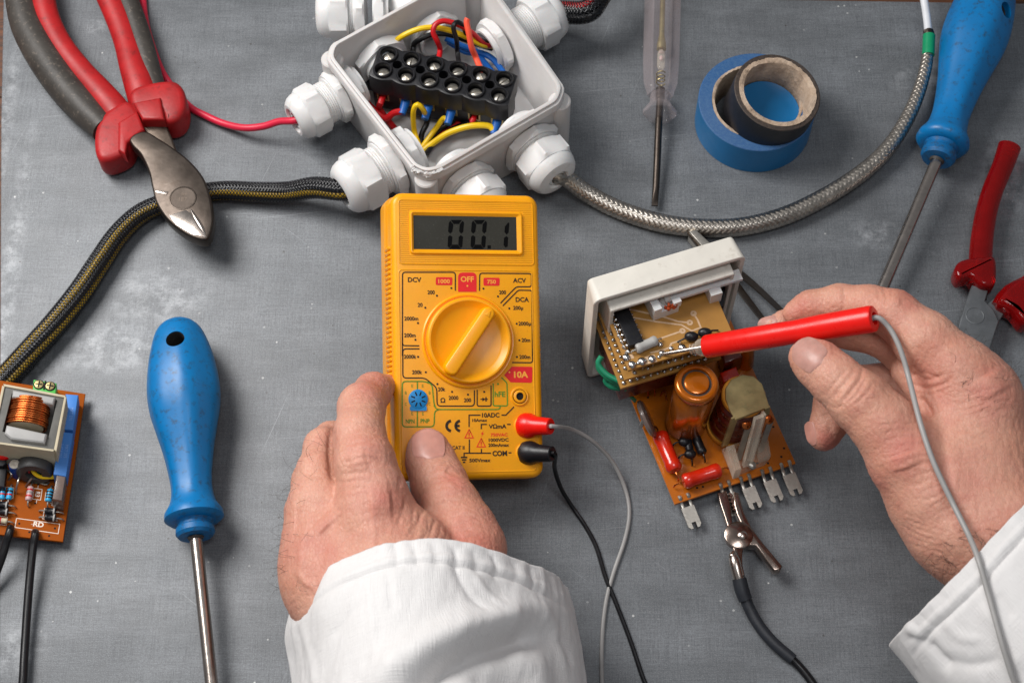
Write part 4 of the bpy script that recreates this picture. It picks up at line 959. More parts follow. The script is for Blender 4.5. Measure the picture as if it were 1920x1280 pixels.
m = MB(); coil = [M_ @ Vector((2.0 * math.cos(q), 2.0 * math.sin(q), L * .86 + q * .35)) for q in np.linspace(0, 6 * tau / 2, 60)]; m.tube(coil, .35, 6, seg=120); obj('spring', m, M_BRASS, hb)
m = MB(); m.lathe([(2.2, L * .97), (2.2, L + 3.5), (1.7, L + 4)], 16, M_); m.tube([B + ax * 4, C0 + ax * 3, W(1231, 330, 5), T_], [1.75, 1.75, 1.7, 1.5], 16, seg=12); sh = obj('shaft', m, M_STEEL, t)
C = MB(); off = WM[t.name].translation / S; dT = (T_ - C0).normalized(); BMt = axisM(T_, T_ + dT, (0, 0, 1))
for sg in (-1, 1): C.box((0, 0, 0), (8, 3, 18), Matrix.Translation(-off) @ BMt @ Matrix.Rotation(sg * R(6), 4, 'X') @ Matrix.Translation((0, sg * 2.1, -2)))
cut(sh, C)

# ---- tape rolls
def taperoll(name, label, M_, ro, ri, rc, h, mt, ms, lean=None):
    t = thing(name, label, 'tape roll', M_.translation)
    m = MB(); m.lathe([(ro, .3), (ro, h - .3)], 72, None, cap=False); obj("tape_face", m, mt, t, M_)
    m = MB(); m.lathe([(ri, h), (ro - .4, h), (ro, h - .35)], 72, None, cap=False); m.lathe([(ro, .35), (ro - .4, 0), (ri, 0)], 72, None, cap=False); obj('wound_edge', m, ms, t, M_)
    m = MB(); prof = [(ri + .02, .3), (ri + .02, h + .35), (rc + .2, h + .3), (rc, h - .2), (rc, .4), (rc + .3, -.05), (ri, -.05)]
    n = 120; v = []; f = []
    for k, (r, z) in enumerate(prof):
        for i in range(n):
            a = tau * i / n; jj = .0 if k in (0, 5, 6) else (.55 * (rng.rand() - .5) + .35 * math.sin(5 * a + k))
            v.append(((r + jj * .45) * math.cos(a), (r + jj * .45) * math.sin(a), z + (jj * .7 if k in (1, 2) else 0)))
    f = [(k * n + i, k * n + (i + 1) % n, (k + 1) * n + (i + 1) % n, (k + 1) * n + i) for k in range(6) for i in range(n)]
    m.add(v, f); obj('cardboard_core', m, M_CARD, t, M_, smooth=60)
    return t
bc0 = W(1420, 190, 18.5); bc0.z = 0
taperoll('tape_roll', 'blue insulating tape roll lying flat with the black roll nested in it', Matrix.Translation(bc0), 27.8, 21.4, 20.0, 18.5, M_BLUETAPE, M_BLUETAPE_SIDE)
BR = Matrix.Translation(W(1436, 212, 15) ) @ Matrix.Rotation(R(9), 4, 'Y') @ Matrix.Rotation(R(3), 4, 'X')
taperoll('tape_roll', 'black insulating tape roll with a torn cardboard core, sitting tilted inside the blue roll', BR, 20.6, 18.4, 16.0, 18.5, M_BLACK, M_BLACKTAPE_SIDE)
m = MB(); c_ = BR @ Vector((0, 0, 1.2)); m.lathe([(15.7, 0), (15.7, 2.2), (11, .25), (.01, .3)], 40, BR @ Matrix.Translation((0, 0, .6)), cap=False); tag(obj('tape_scrap', m, M_BLUETAPE), 'piece of blue tape showing at the bottom of the black roll', 'tape')

# ---- translucent red snips on the right
t = thing('wire_snips', 'small snips with translucent red handles and flat steel head, right edge', 'pliers', W(1840, 520, 0))
def ridge(path, r, nm='handle'):
    m = MB(); m.tube(path, r, 18, sx=1.0, sy=.8); return obj(nm, m, M_REDCLEAR, t, smooth=50)
PL = [(1893, 275, 9), (1880, 312, 9), (1862, 355, 9), (1849, 400, 8.5), (1841, 450, 8), (1838, 495, 8), (1836, 538, 8)]
h1 = ridge(WL(PL), [5.4, 5.0, 4.9, 5.0, 5.2, 5.4, 5.4])
m = MB(); m.tube(WL([(1886, 295, 9), (1862, 357, 9), (1849, 402, 8.5), (1840, 450, 8), (1838, 500, 8), (1834, 560, 7)]), [2.0, 2.2, 2.3, 2.4, 2.6, 3.2], 12, sx=1.2, sy=.6); obj('tang', m, M_STEELDK, h1)
m = MB(); m.prism(wpoly(smooth_poly([(1862, 492), (1862, 540), (1838, 545), (1815, 528), (1796, 532), (1786, 518), (1792, 500), (1812, 492), (1836, 490)], 54), 9), 3, 14, 2.5, 2.5); obj('thumb_guard', m, M_REDCLEAR, h1, smooth=50)
h2 = ridge(WL([(1876, 582, 8), (1900, 560, 9), (1935, 538, 9), (1980, 500, 9)]), [5.2, 7.0, 6.4, 5.2])
m = MB(); m.prism(wpoly(smooth_poly([(1868, 572), (1885, 545), (1912, 528), (1935, 540), (1935, 600), (1915, 612), (1896, 590)], 42), 10), 2, 15, 3, 3); obj('thumb_guard', m, M_REDCLEAR, h2, smooth=50)
m = MB(); m.prism(wpoly([(1822, 536), (1852, 545), (1846, 566), (1862, 582), (1872, 604), (1860, 640), (1845, 690), (1800, 740), (1780, 700), (1790, 640), (1800, 600)], 9), 5.5, 10, .6); hd = obj('jaw', m, M_SNIPJAW, t)
m = MB(); m.prism(wpoly([(1850, 570), (1868, 556), (1888, 578), (1874, 602), (1866, 625), (1856, 600)], 7), 3.5, 7.4, .5); obj('jaw', m, M_SNIPJAW, t)
m = MB(); m.lathe([(4.2, 0), (4.2, .25), (3.9, .35), (3.7, .15), (.01, .15)], 32, Matrix.Translation(W(1828, 592, 9.9))); obj('pivot_rivet', m, M_SNIPJAW, hd)

# ---- tweezers behind the control module
t = thing('tweezers', 'steel tweezers lying behind the white cover, arms opening towards the fingers', 'tweezers', W(1380, 520, 0))
def arm(pts, wd, nm):
    P = WL(pts); m = MB()
    C_ = catmull([list(p) for p in P], 24); T, N, B = frames(C_); v = []
    for k, c in enumerate(C_):
        w_ = wd[0] + (wd[1] - wd[0]) * k / 24
        for a, b in ((-w_ / 2, .35), (w_ / 2, .35), (w_ / 2, -.35), (-w_ / 2, -.35)): v.append(c[:3] + N[k] * a * .62 + np.array([0, 0, 1.]) * (b * 2.2 + a * .35))
    m.add(v, [(4 * k + i, 4 * k + (i + 1) % 4, 4 * k + 4 + (i + 1) % 4, 4 * k + 4 + i) for k in range(24) for i in range(4)] + [(3, 2, 1, 0), (96, 97, 98, 99)])
    return obj(nm, m, M_STEELDK, t, smooth=30)
arm([(1297, 436, 6), (1325, 462, 6), (1378, 505, 6), (1420, 540, 6), (1475, 592, 6)], (9, 4), 'arm')
arm([(1297, 437, 6), (1322, 468, 6), (1365, 515, 6), (1400, 560, 6), (1448, 622, 6)], (9, 4), 'arm')
m = MB(); m.prism(wpoly([(1292, 436), (1304, 432), (1332, 458), (1318, 466)], 9), 1.5, 10, .4); obj('joint', m, M_TIN, t)

# ---- crocodile clip with its cable
t = thing('crocodile_clip', 'nickel crocodile clip on a black cable biting a tab of the orange board', 'clip', W(1390, 1000, 0))
HC = 9.0
M_CLIP = pmat('clip_plate', '9a8a80', .2, metal=1., var=.15, vs=120, dirt='5a4438', dirtamt=.3, dscale=200, bump=.06, rvar=.06)
m = MB(); m.prism(wpoly([(1345, 926), (1362, 921), (1368, 945), (1371, 962), (1373, 982), (1388, 983), (1404, 1000), (1403, 1016), (1393, 1028), (1391, 1044), (1392, 1062), (1396, 1080), (1383, 1084), (1377, 1062), (1376, 1042), (1370, 1010), (1359, 975), (1350, 948)], HC), 6, 10.5, .6, .8)
a1 = obj('jaw', m, M_CLIP, t, smooth=30)
m = MB(); m.prism(wpoly([(1376, 922), (1385, 924), (1395, 960), (1410, 990), (1431, 1018), (1467, 1061), (1463, 1069), (1451, 1071), (1438, 1053), (1417, 1024), (1404, 1023), (1396, 1001), (1389, 983), (1381, 966), (1375, 946)], HC), 4.5, 9.7, .8, .5); obj('jaw', m, M_CLIP, t, smooth=30)
m = MB()
for k in range(5):
    a, b = W(1366 + k * 2, 926 + 7 * k, 9), W(1374 + k * 2, 930 + 7 * k, 9); m.tube([a, b], [1.2, .5], 6, seg=2)
obj('teeth', m, M_CHROME, a1)['kind'] = 'stuff'
m = MB(); m.lathe([(6.0, -2), (6.0, .55), (5.6, .8), (.01, .8)], 36, Matrix.Translation(W(1385, 1003, 10.2))); obj('pivot_disc', m, M_CLIP, a1)
m = MB(); m.lathe([(2.0, 0), (1.9, .6), (1.2, 1.1), (.01, 1.2)], 24, Matrix.Translation(W(1392, 1003, 10.9))); obj('pivot_rivet', m, M_CHROME, a1)
m = MB(); m.tube(WL([(1376, 1036, 9), (1378, 1052, 9.5), (1384, 1076, 8.5), (1388, 1090, 7.5)]), [1.8, 2.6, 2.5, 2.4], 16); m.ball(W(1373, 1042, 10), 1.6, 12); obj('crimp', m, M_CHROME, a1)
m = MB(); m.tube(WL([(1386, 1084, 8), (1391, 1105, 6.5), (1398, 1124, 5)]), [3.0, 3.1, 2.9], 18); m.tube(WL([(1394, 1112, 5.5), (1406, 1142, 3.6), (1426, 1176, 3), (1452, 1206, 3), (1480, 1230, 3), (1487, 1236, 3)]), [2.4, 2.45, 2.4, 2.4, 2.4, 2.3], 18); obj('cable_sleeve', m, M_SLEEVE, t)
m = MB(); m.tube(WL([(1478, 1228, 3), (1500, 1250, 2), (1525, 1282, 2), (1560, 1340, 2), (1600, 1500, 2), (1590, 1800, 2), (1500, 2150, 2)]), 1.75, 14); obj('cable', m, M_BLKW, t)
# ------------------------------------------------------------------ control module: main board, stacked boards, white cover
def quad_frame(bl, br, tlp, h):
    """frame on the horizontal plane z=h from the lower-left, lower-right pixels; y points to the upper side"""
    a, b, c = W(*bl, h), W(*br, h), W(*tlp, h); x = (b - a).normalized(); return frame(a, x, (0, 0, 1)), (b - a).length, (c - a).dot(Vector((0, 0, 1)).cross(x))
MB0, mwid, mhei = quad_frame((1265, 945), (1492, 868), (1140, 625), 7.0)
mod = thing('control_module', 'opened control module with orange main board, stacked boards and white cover under the red probe', 'circuit board', W(1320, 780, 0))
def ml(px, py, h): q = MB0.inverted() @ W(px, py, h); return q      # pixel at height h -> main board local
m = MB(); m.prism([(0, 0), (mwid, 0), (mwid + 1, mhei), (1, mhei)], -1.6, 0, .15, .15, seg=1); obj('main_board', m, M_PCB, mod, MB0, smooth=20)
BZ = 7.0
# underside flux and holes
m = MB()
for px, py in ((1277, 762), (1215, 745), (1225, 728), (1242, 735), (1318, 912), (1307, 914), (1470, 840), (1450, 800), (1465, 856), (1260, 770), (1190, 753), (1420, 868), (1440, 868)):
    p = ml(px, py, BZ); m.lathe([(.5, .02), (.5, .08), (.01, .08)], 10, Matrix.Translation((p.x, p.y, 0)))
obj('drill_holes', m, M_DARKHOLE, mod, MB0, smooth=0)['kind'] = 'stuff'
# big can capacitor
b0 = W(1281, 792, BZ); b0 = W(1284, 797, BZ); m = MB(); r = 8.9; H = 41
CM_ = axisM(b0, b0 + Vector((.035, .03, 1)))
m.lathe([(r - .6, 2), (r, 3), (r, H - 7), (r - .7, H - 6), (r - .7, H - 5.2), (r + .2, H - 4.3), (r + .35, H - 1.3), (r - .3, H - .2), (r - 1.2, H), (r - 2.4, H - .3), (r - 2.7, H - 1.2)], 48, CM_, cap=False); cap = obj('can_capacitor', m, M_AMBER, mod, smooth=50)
m = MB(); m.lathe([(r - 2.7, H - 1.2), (r - 3.6, H - 1.3)], 40, CM_, cap=False); obj('seal_ring', m, M_DARKGRIP, cap)
m = MB(); m.lathe([(r - 3.6, H - 1.3), (r - 3.8, H - .4), (r - 4.6, H - .1), (2, H), (.01, H)], 40, CM_, cap=False); obj('can_top', m, M_AMBER, cap, smooth=50)
m = MB()
for a in (-2.2, -.5, 1.4): m.box((r * .8 * math.cos(a), r * .8 * math.sin(a), 1.5), (3, 1.4, 4), CM_)
obj('leg', m, M_AMBER, cap)['kind'] = 'stuff'
# red axial resistors
def axial(name, p, q, r, mt, lead=4, parent=mod, cap_r=1.0, bands=(), leadmt=None, drop=2.5, label=None):
    p, q = Vector(p), Vector(q); A = axisM(p, q); L = (q - p).length; m = MB()
    m.lathe([(.01, 0), (r * .8, .02), (r * 1.04, r * .3), (r * 1.04, L * .2), (r * .97, L * .24), (r * .97, L * .76), (r * 1.04, L * .8), (r * 1.04, L - r * .3), (r * .8, L - .02), (.01, L)], 24, A, cap=False)
    o = obj(name, m, mt, parent, smooth=45, label=label); m = MB(); d = (q - p).normalized()
    for e, s_ in ((p, -1), (q, 1)): m.tube([e, e + d * s_ * lead * .6, e + d * s_ * lead - Vector((0, 0, drop * .5)), e + d * s_ * lead - Vector((0, 0, drop))], .36, 8)
    obj('lead', m, leadmt or M_TIN, o)['kind'] = 'stuff'
    for f, bm in bands:
        m = MB(); m.lathe([(r * 1.0, L * f - .35), (r * 1.07, L * f - .3), (r * 1.07, L * f + .3), (r * 1.0, L * f + .35)], 20, A, cap=False); obj('colour_band', m, bm, o)
    return o
axial('resistor', W(1236, 812, BZ + 4), W(1266, 882, BZ + 4), 3.4, M_VARRED, leadmt=M_COPPER); axial('resistor', W(1281, 903, BZ + 3.6), W(1350, 880, BZ + 3.6), 3.2, M_VARRED, leadmt=M_COPPER)
for (a, b, r_) in (((1288, 820), (1296, 856), 1.8), ((1302, 812), (1318, 850), 2.0)):
    d_ = axial('diode', W(*a, BZ + 3), W(*b, BZ + 3), r_, M_BLACK, 3, leadmt=M_BLKW)
for px, py in ((1283, 828), (1294, 851)):
    m = MB(); m.ball(W(px, py, BZ + 4), 2.2, 14, sc3=(1.2, 1, .9)); p = W(px, py, BZ + 4); m.tube([p, p + Vector((-4, -1, 1)), p + Vector((-6, -3, -2))], .4, 8); obj('bead_capacitor', m, M_BLACK, mod, smooth=60)
# smoky disc on edge
m = MB(); p = W(1213, 785, BZ + 9); ax = (W(1240, 772, BZ) - W(1213, 780, BZ)).normalized()
m.lathe([(.01, -1.4), (7.5, -1.3), (8.6, -.6), (8.6, .6), (7.5, 1.3), (.01, 1.4)], 36, axisM(p, p + ax + Vector((0, 0, .35)))); dsc = obj('disc_varistor', m, M_DISC, mod, smooth=50)
m = MB(); m.tube([p + Vector((-1.6, 0, 7)), p + Vector((-2.2, -.4, 3)), p + Vector((-1.4, -.4, 0)), p + Vector((-2, -.4, -6))], 1.0, 8); obj('silver_core', m, M_TIN, dsc)
# amber parts on the far right side
m = MB(); p = W(1398, 682, BZ); m.lathe([(3.6, 0), (3.8, 14), (3, 16), (.01, 16)], 20, axisM(p, p + Vector((-.1, .1, 1)))); obj('small_capacitor', m, M_AMBER, mod)
m = MB(); m.prism(wpoly([(1350, 700), (1380, 688), (1386, 706), (1356, 718)], BZ + 8), BZ, BZ + 9, .6); obj('film_capacitor', m, M_VARRED, mod)
m = MB(); m.prism(wpoly([(1350, 655), (1385, 640), (1392, 670), (1358, 684)], BZ + 12), BZ, BZ + 13, .8); obj('film_capacitor', m, M_MAROON, mod)
for pts in (((1205, 735), (1212, 728), (1216, 742)), ((1222, 730), (1226, 722), (1228, 742)), ((1238, 742), (1246, 732), (1250, 750)), ((1330, 770), (1322, 782), (1320, 800)), ((1236, 722), (1252, 714), (1262, 720))):
    m = MB(); a, b, c = pts; m.tube([W(*a, BZ), W(*b, BZ + 3), W(*c, BZ)], .38, 8); obj('jumper_lead', m, M_COPPER, mod)
# relay: coil, brass armature, clear base with contact leaves
rb = W(1366, 800, BZ); RA = axisM(rb, rb + Vector((.10, .02, 1)))
m = MB(); RH = 31; m.lathe([(8.2, 1.5)] + [(8.8 + .25 * (k % 2) + .3 * math.sin(k * .7), 2 + k * .75) for k in range(34)] + [(8, RH - 3)], 40, RA); rel = obj('relay_coil', m, M_MAROON, mod, smooth=60)
m = MB(); m.lathe([(9.0, RH - 2.6), (9.4, RH - 2.2), (9.4, RH - .4), (9.0, RH)], 40, RA); obj('flange', m, M_ORSIDE, rel); m = MB(); m.lathe([(9.9, 0), (9.9, 1.8)], 40, RA); obj('flange', m, M_ORSIDE, rel)
AZ = RH + BZ + 1.2; o = [(1360, 748), (1360, 728), (1371, 711), (1392, 702), (1413, 705), (1429, 719), (1436, 740), (1443, 762), (1379, 787), (1368, 768)]
m = MB(); m.prism(wpoly(o, AZ), AZ - 1.3, AZ, .25, .1, seg=1); ar = obj('armature', m, M_BRASS, rel, smooth=30)
def strip(p, q, wv, th, mt, nm, par):
    p, q, wv = Vector(p), Vector(q), Vector(wv); n = (q - p).cross(wv).normalized() * th; m = MB()
    v = [p - wv, p + wv, q + wv, q - wv]; v = v + [x + n for x in v]
    m.add(v, [(0, 3, 2, 1), (4, 5, 6, 7), (0, 1, 5, 4), (1, 2, 6, 5), (2, 3, 7, 6), (3, 0, 4, 7)]); return obj(nm, m, mt, par, smooth=0)
ux = (W(1440, 762, AZ) - W(1377, 786, AZ)).normalized(); uy = Vector((0, 0, 1)).cross(ux)
strip(W(1377, 780, AZ), W(1358, 833, BZ + 8), ux * 1.6, .8, M_BRASS, 'yoke', rel); strip(W(1438, 762, AZ), W(1436, 776, AZ - 6), ux * 1.2, .8, M_BRASS, 'yoke', rel)
cbx = [(1356, 838), (1434, 808), (1446, 852), (1436, 864), (1376, 887)]
m = MB(); m.prism(wpoly(cbx, BZ + 5), BZ, BZ + 4, .5); m.prism(wpoly([(1362, 838), (1376, 834), (1390, 880), (1378, 884)], BZ + 12), BZ + 3.8, BZ + 13, .4); m.prism(wpoly([(1418, 822), (1440, 814), (1446, 850), (1426, 858)], BZ + 10), BZ + 3.8, BZ + 9, .4)
rbse = obj('relay_base', m, M_CLEARAMB, mod, smooth=25)
m = MB(); strip_p = W(1421, 778, AZ - 1); q_ = W(1398, 868, BZ + 6)
strip(strip_p, q_, ux * 1.9, 2.0, M_CLEARAMB, 'lever', rbse); strip(strip_p + ux * 2.6 + uy * 1, q_ + ux * 2.2 + uy * 1, ux * .5, 2.6, M_CLEARAMB, 'lever', rbse)
for (a, b) in (((1401, 802), (1383, 862)), ((1443, 792), (1424, 846))):
    A_, B_2 = W(*a, BZ + 21), W(*b, BZ + 4); strip(A_, B_2, ux * 1.5, .5, M_TIN, 'contact_leaf', rbse)
    m = MB(); m.lathe([(.01, 0), (2.0, .05), (2.1, .6), (1.4, 1.1), (.01, 1.2)], 20, axisM(A_ + uy * 1.2 + Vector((0, 0, 1)), A_ + Vector((0, 0, 4)) - uy * 1.0)); obj('contact', m, M_COPPER, rbse)
m = MB(); m.ball(W(1410, 872, BZ + 6), 1.9, 14, sc3=(1, 1, .7)); obj('rivet', m, M_TIN, rbse, smooth=60)
# solder tabs along the lower edge
for px, py in ((1284, 934), (1360, 910), (1398, 898), (1438, 885), (1474, 873)):
    e_ = W(px, py, BZ); dx = (W(1492, 868, BZ) - W(1265, 945, BZ)).normalized(); dy = -Vector((0, 0, 1)).cross(dx)
    TM_ = frame(e_, dx, Vector((0, 0, 1)) - dy * -.12); m = MB()
    m.prism([(-2.9, -3.4), (-2.9, -12), (-2.0, -13.2), (-.9, -13.2), (-.9, -10.6), (.9, -10.6), (.9, -13.2), (2.0, -13.2), (3.0, -12), (3.0, -3.4)], -1.6, -1.1, .08, seg=1)
    for s_ in (-1, 1): m.tube([(s_ * 1.9, -3.6, -1.35), (s_ * 1.9, -1.4, -.9), (s_ * 1.9, .6, .5), (s_ * 1.9, 1.8, .1)], .62, 8, sx=1.25, sy=.5, seg=10)
    obj('solder_tab', m, M_TIN, mod, TM_, smooth=30)
# stacked boards held in the cover
cx_ = (W(1375, 440, 74) - W(1100, 522, 74)); CW = cx_.length; CFM = frame(W(1100, 522, 74), cx_, -Vector((0, 0, 1)).cross(cx_.normalized()) * -1)
# local: x along the top edge, z towards the far side; build own frame: X along, Y towards viewer, Z up
X_ = cx_.normalized(); Y_ = -Vector((0, 0, 1)).cross(X_); CF = Matrix((X_, Y_, Vector((0, 0, 1)))).transposed().to_4x4(); 
CF = Matrix(((X_.x, -Vector((0, 0, 1)).cross(X_).x, 0, 0), (X_.y, -Vector((0, 0, 1)).cross(X_).y, 0, 0), (0, 0, 1, 0), (0, 0, 0, 1))) if False else CF
CF.translation = W(1100, 522, 74); CH = 70.0
m = MB()                                                   # tray seen from its open side: outer walls tapering outwards towards the rim
def tray(m, x0, x1, z0, z1, y0, y1, th, flare=0., r=2.5):
    """open box, floor at y0, open at y1"""
    def loop(e, y): return [(a, y, b) for a, b in rrect(x1 - x0 + 2 * e, z1 - z0 + 2 * e, max(.3, r + e), 4, (x0 + x1) / 2, (z0 + z1) / 2)]
    rows = [loop(-1.2, y0), loop(-.3, y0 + .4), loop(0, y0 + 1.4), loop(flare, y1 - .3), loop(flare - .3, y1), loop(flare - th + .2, y1), loop(flare - th, y1 - .3), loop(-th, y0 + th)]
    n = len(rows[0]); m.add([p for r_ in rows for p in r_], [(k * n + (i + 1) % n, k * n + i, (k + 1) * n + i, (k + 1) * n + (i + 1) % n) for k in range(7) for i in range(n)] + [tuple(range(n)), tuple(7 * n + i for i in range(n))[::-1]])
tray(m, 0, CW, -CH, 0, 0, 11.5, 2.2, 1.0); cov = obj('cover', m, M_IVORY, mod, CF, smooth=35)
m = MB(); tray(m, 5, CW - 5, -CH + 5, -4, 2.3, 15.5, 1.6, 0, .8); obj('inner_frame', m, M_IVORY, cov, CF, smooth=30)
m = MB(); m.box((CW / 2 + 14, 14, -9.5), (34, 5, 1.6)); m.box((CW - 14, 15, -13), (5, 9, 7)); obj('frame_rib', m, M_WHITEGL, cov, CF, smooth=0)
m = MB(); m.prism(wpoly([(1328, 522), (1362, 508), (1356, 574), (1330, 582)], 56), 40, 56, .5); brk = obj('terminal_bracket', m, M_BLACK, mod)
for px, py in ((1344, 540), (1339, 566)):
    m = MB(); m.lathe([(.01, 1.2), (1.6, 1.0), (2.3, .3), (2.3, 0)], 20, Matrix.Translation(W(px, py, 56)), cap=False); obj('screw', m, M_TIN, brk, smooth=60)
SBW = (W(1378, 634, 58) - W(1178, 694, 58)); bdx = SBW.normalized(); bdy = Vector((0, 0, 1)).cross(bdx)
boards = []
for k, (px, py, z, col) in enumerate(((1178, 694, 58, M_PCB3), (1171, 712, 50.5, M_PCB3), (1164, 728, 43, M_PCB3))):
    BF = frame(W(px, py, z), bdx, (0, 0, 1)); m = MB(); BWid = SBW.length - (0, 1, 2)[k]
    m.prism([(0, 0), (BWid, 0), (BWid, 33), (0, 33)], -1.5, 0, .1, .1, seg=1); bo = obj('stacked_board', m, col, mod, BF, smooth=20); boards.append((bo, BF))
    m = MB()
    for i in range(13):
        for row in ((0, 1) if k else (0,)):
            x = 2.0 + i * 3.0; y = 1.6 + row * 2.6 + .5 * rng.rand()
            if rng.rand() < .78 and not (k == 0 and i > 4): m.ball((x, y, .1), .75 + .35 * rng.rand(), 8, sc3=(1, 1, .7))
    for i in range(9): m.ball((1.7 + .4 * rng.rand(), 5 + i * 2.75, .1), .8 + .3 * rng.rand(), 8, sc3=(1, 1, .75))
    obj('solder_joints', m, M_SOLDER, bo, BF, smooth=60)['kind'] = 'stuff'
m = MB()
for px, py in ((1180, 690), (1178, 670)):
    for dz in range(2): pass
for i in range(10):
    p = boards[0][1] @ Vector((1.7, 5 + i * 2.6, 0)); m.tube([p + Vector((0, 0, 1)), p - Vector((0, 0, 17))], .38, 6, seg=2)
for i in range(8):
    p = boards[0][1] @ Vector((3 + i * 4.4, 1.8, 0)); m.tube([p + Vector((0, 0, 1)), p - Vector((0, 0, 17))], .38, 6, seg=2)
obj('connecting_pins', m, M_TIN, mod)['kind'] = 'stuff'
b1, F1 = boards[0]
def f1(px, py): q = F1.inverted() @ W(px, py, 58); return (q.x, q.y)
def c2(x, y): return f1(1050 + x / 3.555, 420 + y / 3.555)
m = MB()
for pts in (((440, 565), (500, 575), (700, 622), (790, 650), (862, 657)), ((455, 618), (640, 650), (810, 672), (878, 712), (938, 690), (918, 640), (890, 596)), ((640, 772), (815, 712)), ((430, 530), (470, 560)), ((600, 858), (690, 838), (730, 822), (742, 795), (796, 778), (800, 800)), ((600, 880), (625, 872))): m.stroke([c2(*p) for p in pts], .75, Matrix(), .05)
for x, y in ((865, 657), (890, 596), (816, 712), (487, 530), (400, 545)):
    u = c2(x, y); m.lathe([(1.35, .04), (1.3, .12), (.45, .12)], 18, Matrix.Translation((u[0], u[1], 0)), cap=False)
for x, y, w2, h2 in ((590, 905, 2.2, 3.4), (630, 895, 1.2, 3.4), (560, 915, 2.0, 3.0), (470, 885, 2.5, 2)):
    u = c2(x, y); m.box((u[0], u[1], .05), (w2, h2, .08))
obj('copper_track', m, M_TRACE, b1, F1, smooth=0)['kind'] = 'stuff'
m = MB(); p_, q_ = c2(388, 560), c2(500, 815); d_ = Vector((q_[0] - p_[0], q_[1] - p_[1])); ch = obj('chip', MB().prism(rrect(d_.length + 1.5, 6.4, .3, 2), .8, 4.2, .35), M_BLACK, b1, F1 @ Matrix.Translation(((p_[0] + q_[0]) / 2, (p_[1] + q_[1]) / 2, 0)) @ Matrix.Rotation(math.atan2(d_.y, d_.x), 4, 'Z'), smooth=20)
IF = WM[ch.name].copy(); IF.translation = IF.translation / S
for k in range(8):
    m = MB(); x = -(d_.length) / 2 + .6 + k * (d_.length - 1.2) / 7
    for s_ in ((-1, 1)): m.tube([(x, s_ * 3.1, 2.2), (x, s_ * 3.9, 2.1), (x, s_ * 4.1, .2)], .45, 6, sx=1.4, seg=6)
    m.ball((x, -4.2, .2), .8, 8, sc3=(1, 1, .6)); obj('pin', m, M_SOLDER, ch, IF, smooth=60)
m = MB()
for k in (0, 1, 2): m.lathe([(.7, 4.15), (.6, 4.22), (.01, 4.22)], 14, Matrix.Translation((-5 + k * 5.5, .6, 0)))
obj('mould_mark', m, M_DARKHOLE, ch, IF)
axial('resistor', F1 @ Vector((*c2(505, 850), 2.2)), F1 @ Vector((*c2(642, 788), 2.2)), 2.1, M_GREYRES, 2.2, drop=1.5)
for x, y in ((872, 765), (962, 740)):
    m = MB(); p = F1 @ Vector((*c2(x, y), 2.2)); m.ball(p, 2.2, 14, sc3=(1.35, 1.0, .95)); m.tube([p - bdx * 6 - Vector((0, 0, 1.5)), p - bdx * 3, p, p + bdx * 3, p + bdx * 6 - Vector((0, 0, 1.5))], .4, 8); obj('bead_capacitor', m, M_BLACK, mod, smooth=60)
m = MB()
for x, y, r_ in ((480, 938, 1.8), (545, 916, 1.9), (612, 900, 1.7), (440, 890, 1.8), (812, 822, 1.7), (680, 862, 1.5), (668, 802, 1.2), (740, 830, 1.1), (455, 850, 1.0)):
    u = c2(x, y); m.ball((u[0], u[1], .2), r_, 12, sc3=(1, 1, .65))
obj('solder_blob', m, M_SOLDER, b1, F1, smooth=70)['kind'] = 'stuff'
# white lamp holder with its lamp
LH = F1 @ Matrix.Translation((*c2(690, 545), 0)) @ Matrix.Rotation(R(4), 4, 'Z')
m = MB(); m.box((-1.2, 0, 2.5), (11.5, 9.5, 5)); m.box((-5.2, 0, 6.5), (3.4, 9.5, 4)); m.box((3.6, 3.6, 6.5), (3.5, 2.2, 4)); m.box((3.6, -3.6, 6.5), (3.5, 2.2, 4)); m.box((-1.0, 4.1, 6.5), (5.5, 1.2, 4)); lh = obj('lamp_holder', m, M_WHITEGL, b1, LH, smooth=0)
m = MB(); m.lathe([(2.3, 0), (2.3, 3.5), (1.6, 4.8), (.01, 5.2)], 20, LH @ Matrix.Translation((.2, -.2, 4.2))); obj('lamp', m, M_CLEARAMB, lh, smooth=60)
m = MB()
for k in range(22): m.ball((rng.rand() * 5 - 1.5, -4.8 + .3 * rng.rand() + (k % 3) * .5, 4.6 + rng.rand() * 3.2), .5 + .4 * rng.rand(), 8)
obj('orange_residue', m, M_RUST, lh, LH, smooth=70)['kind'] = 'stuff'
# green wires on the left
for pts in (((1128, 668, 46), (1122, 682, 44), (1138, 702, 42), (1165, 716, 41)), ((1122, 676, 40), (1124, 692, 38), (1145, 712, 37), (1172, 722, 36)), ((1138, 706, 34), (1136, 716, 32), (1150, 726, 31), (1174, 728, 30)), ((1150, 722, 28), (1160, 728, 26), (1176, 738, 22), (1190, 750, 14))):
    m = MB(); m.tube(WL(pts), 1.25 if pts[0][2] > 30 else .9, 12); obj('green_wire', m, M_GRNW, mod)
m = MB(); m.prism([tuple(boards[2][1] @ Vector((x, y, 0)))[:2] for x, y in ((2, 4), (40, 4), (40, 30), (2, 30))], 22, 38, .6); obj('transformer', m, M_MAROON, mod)

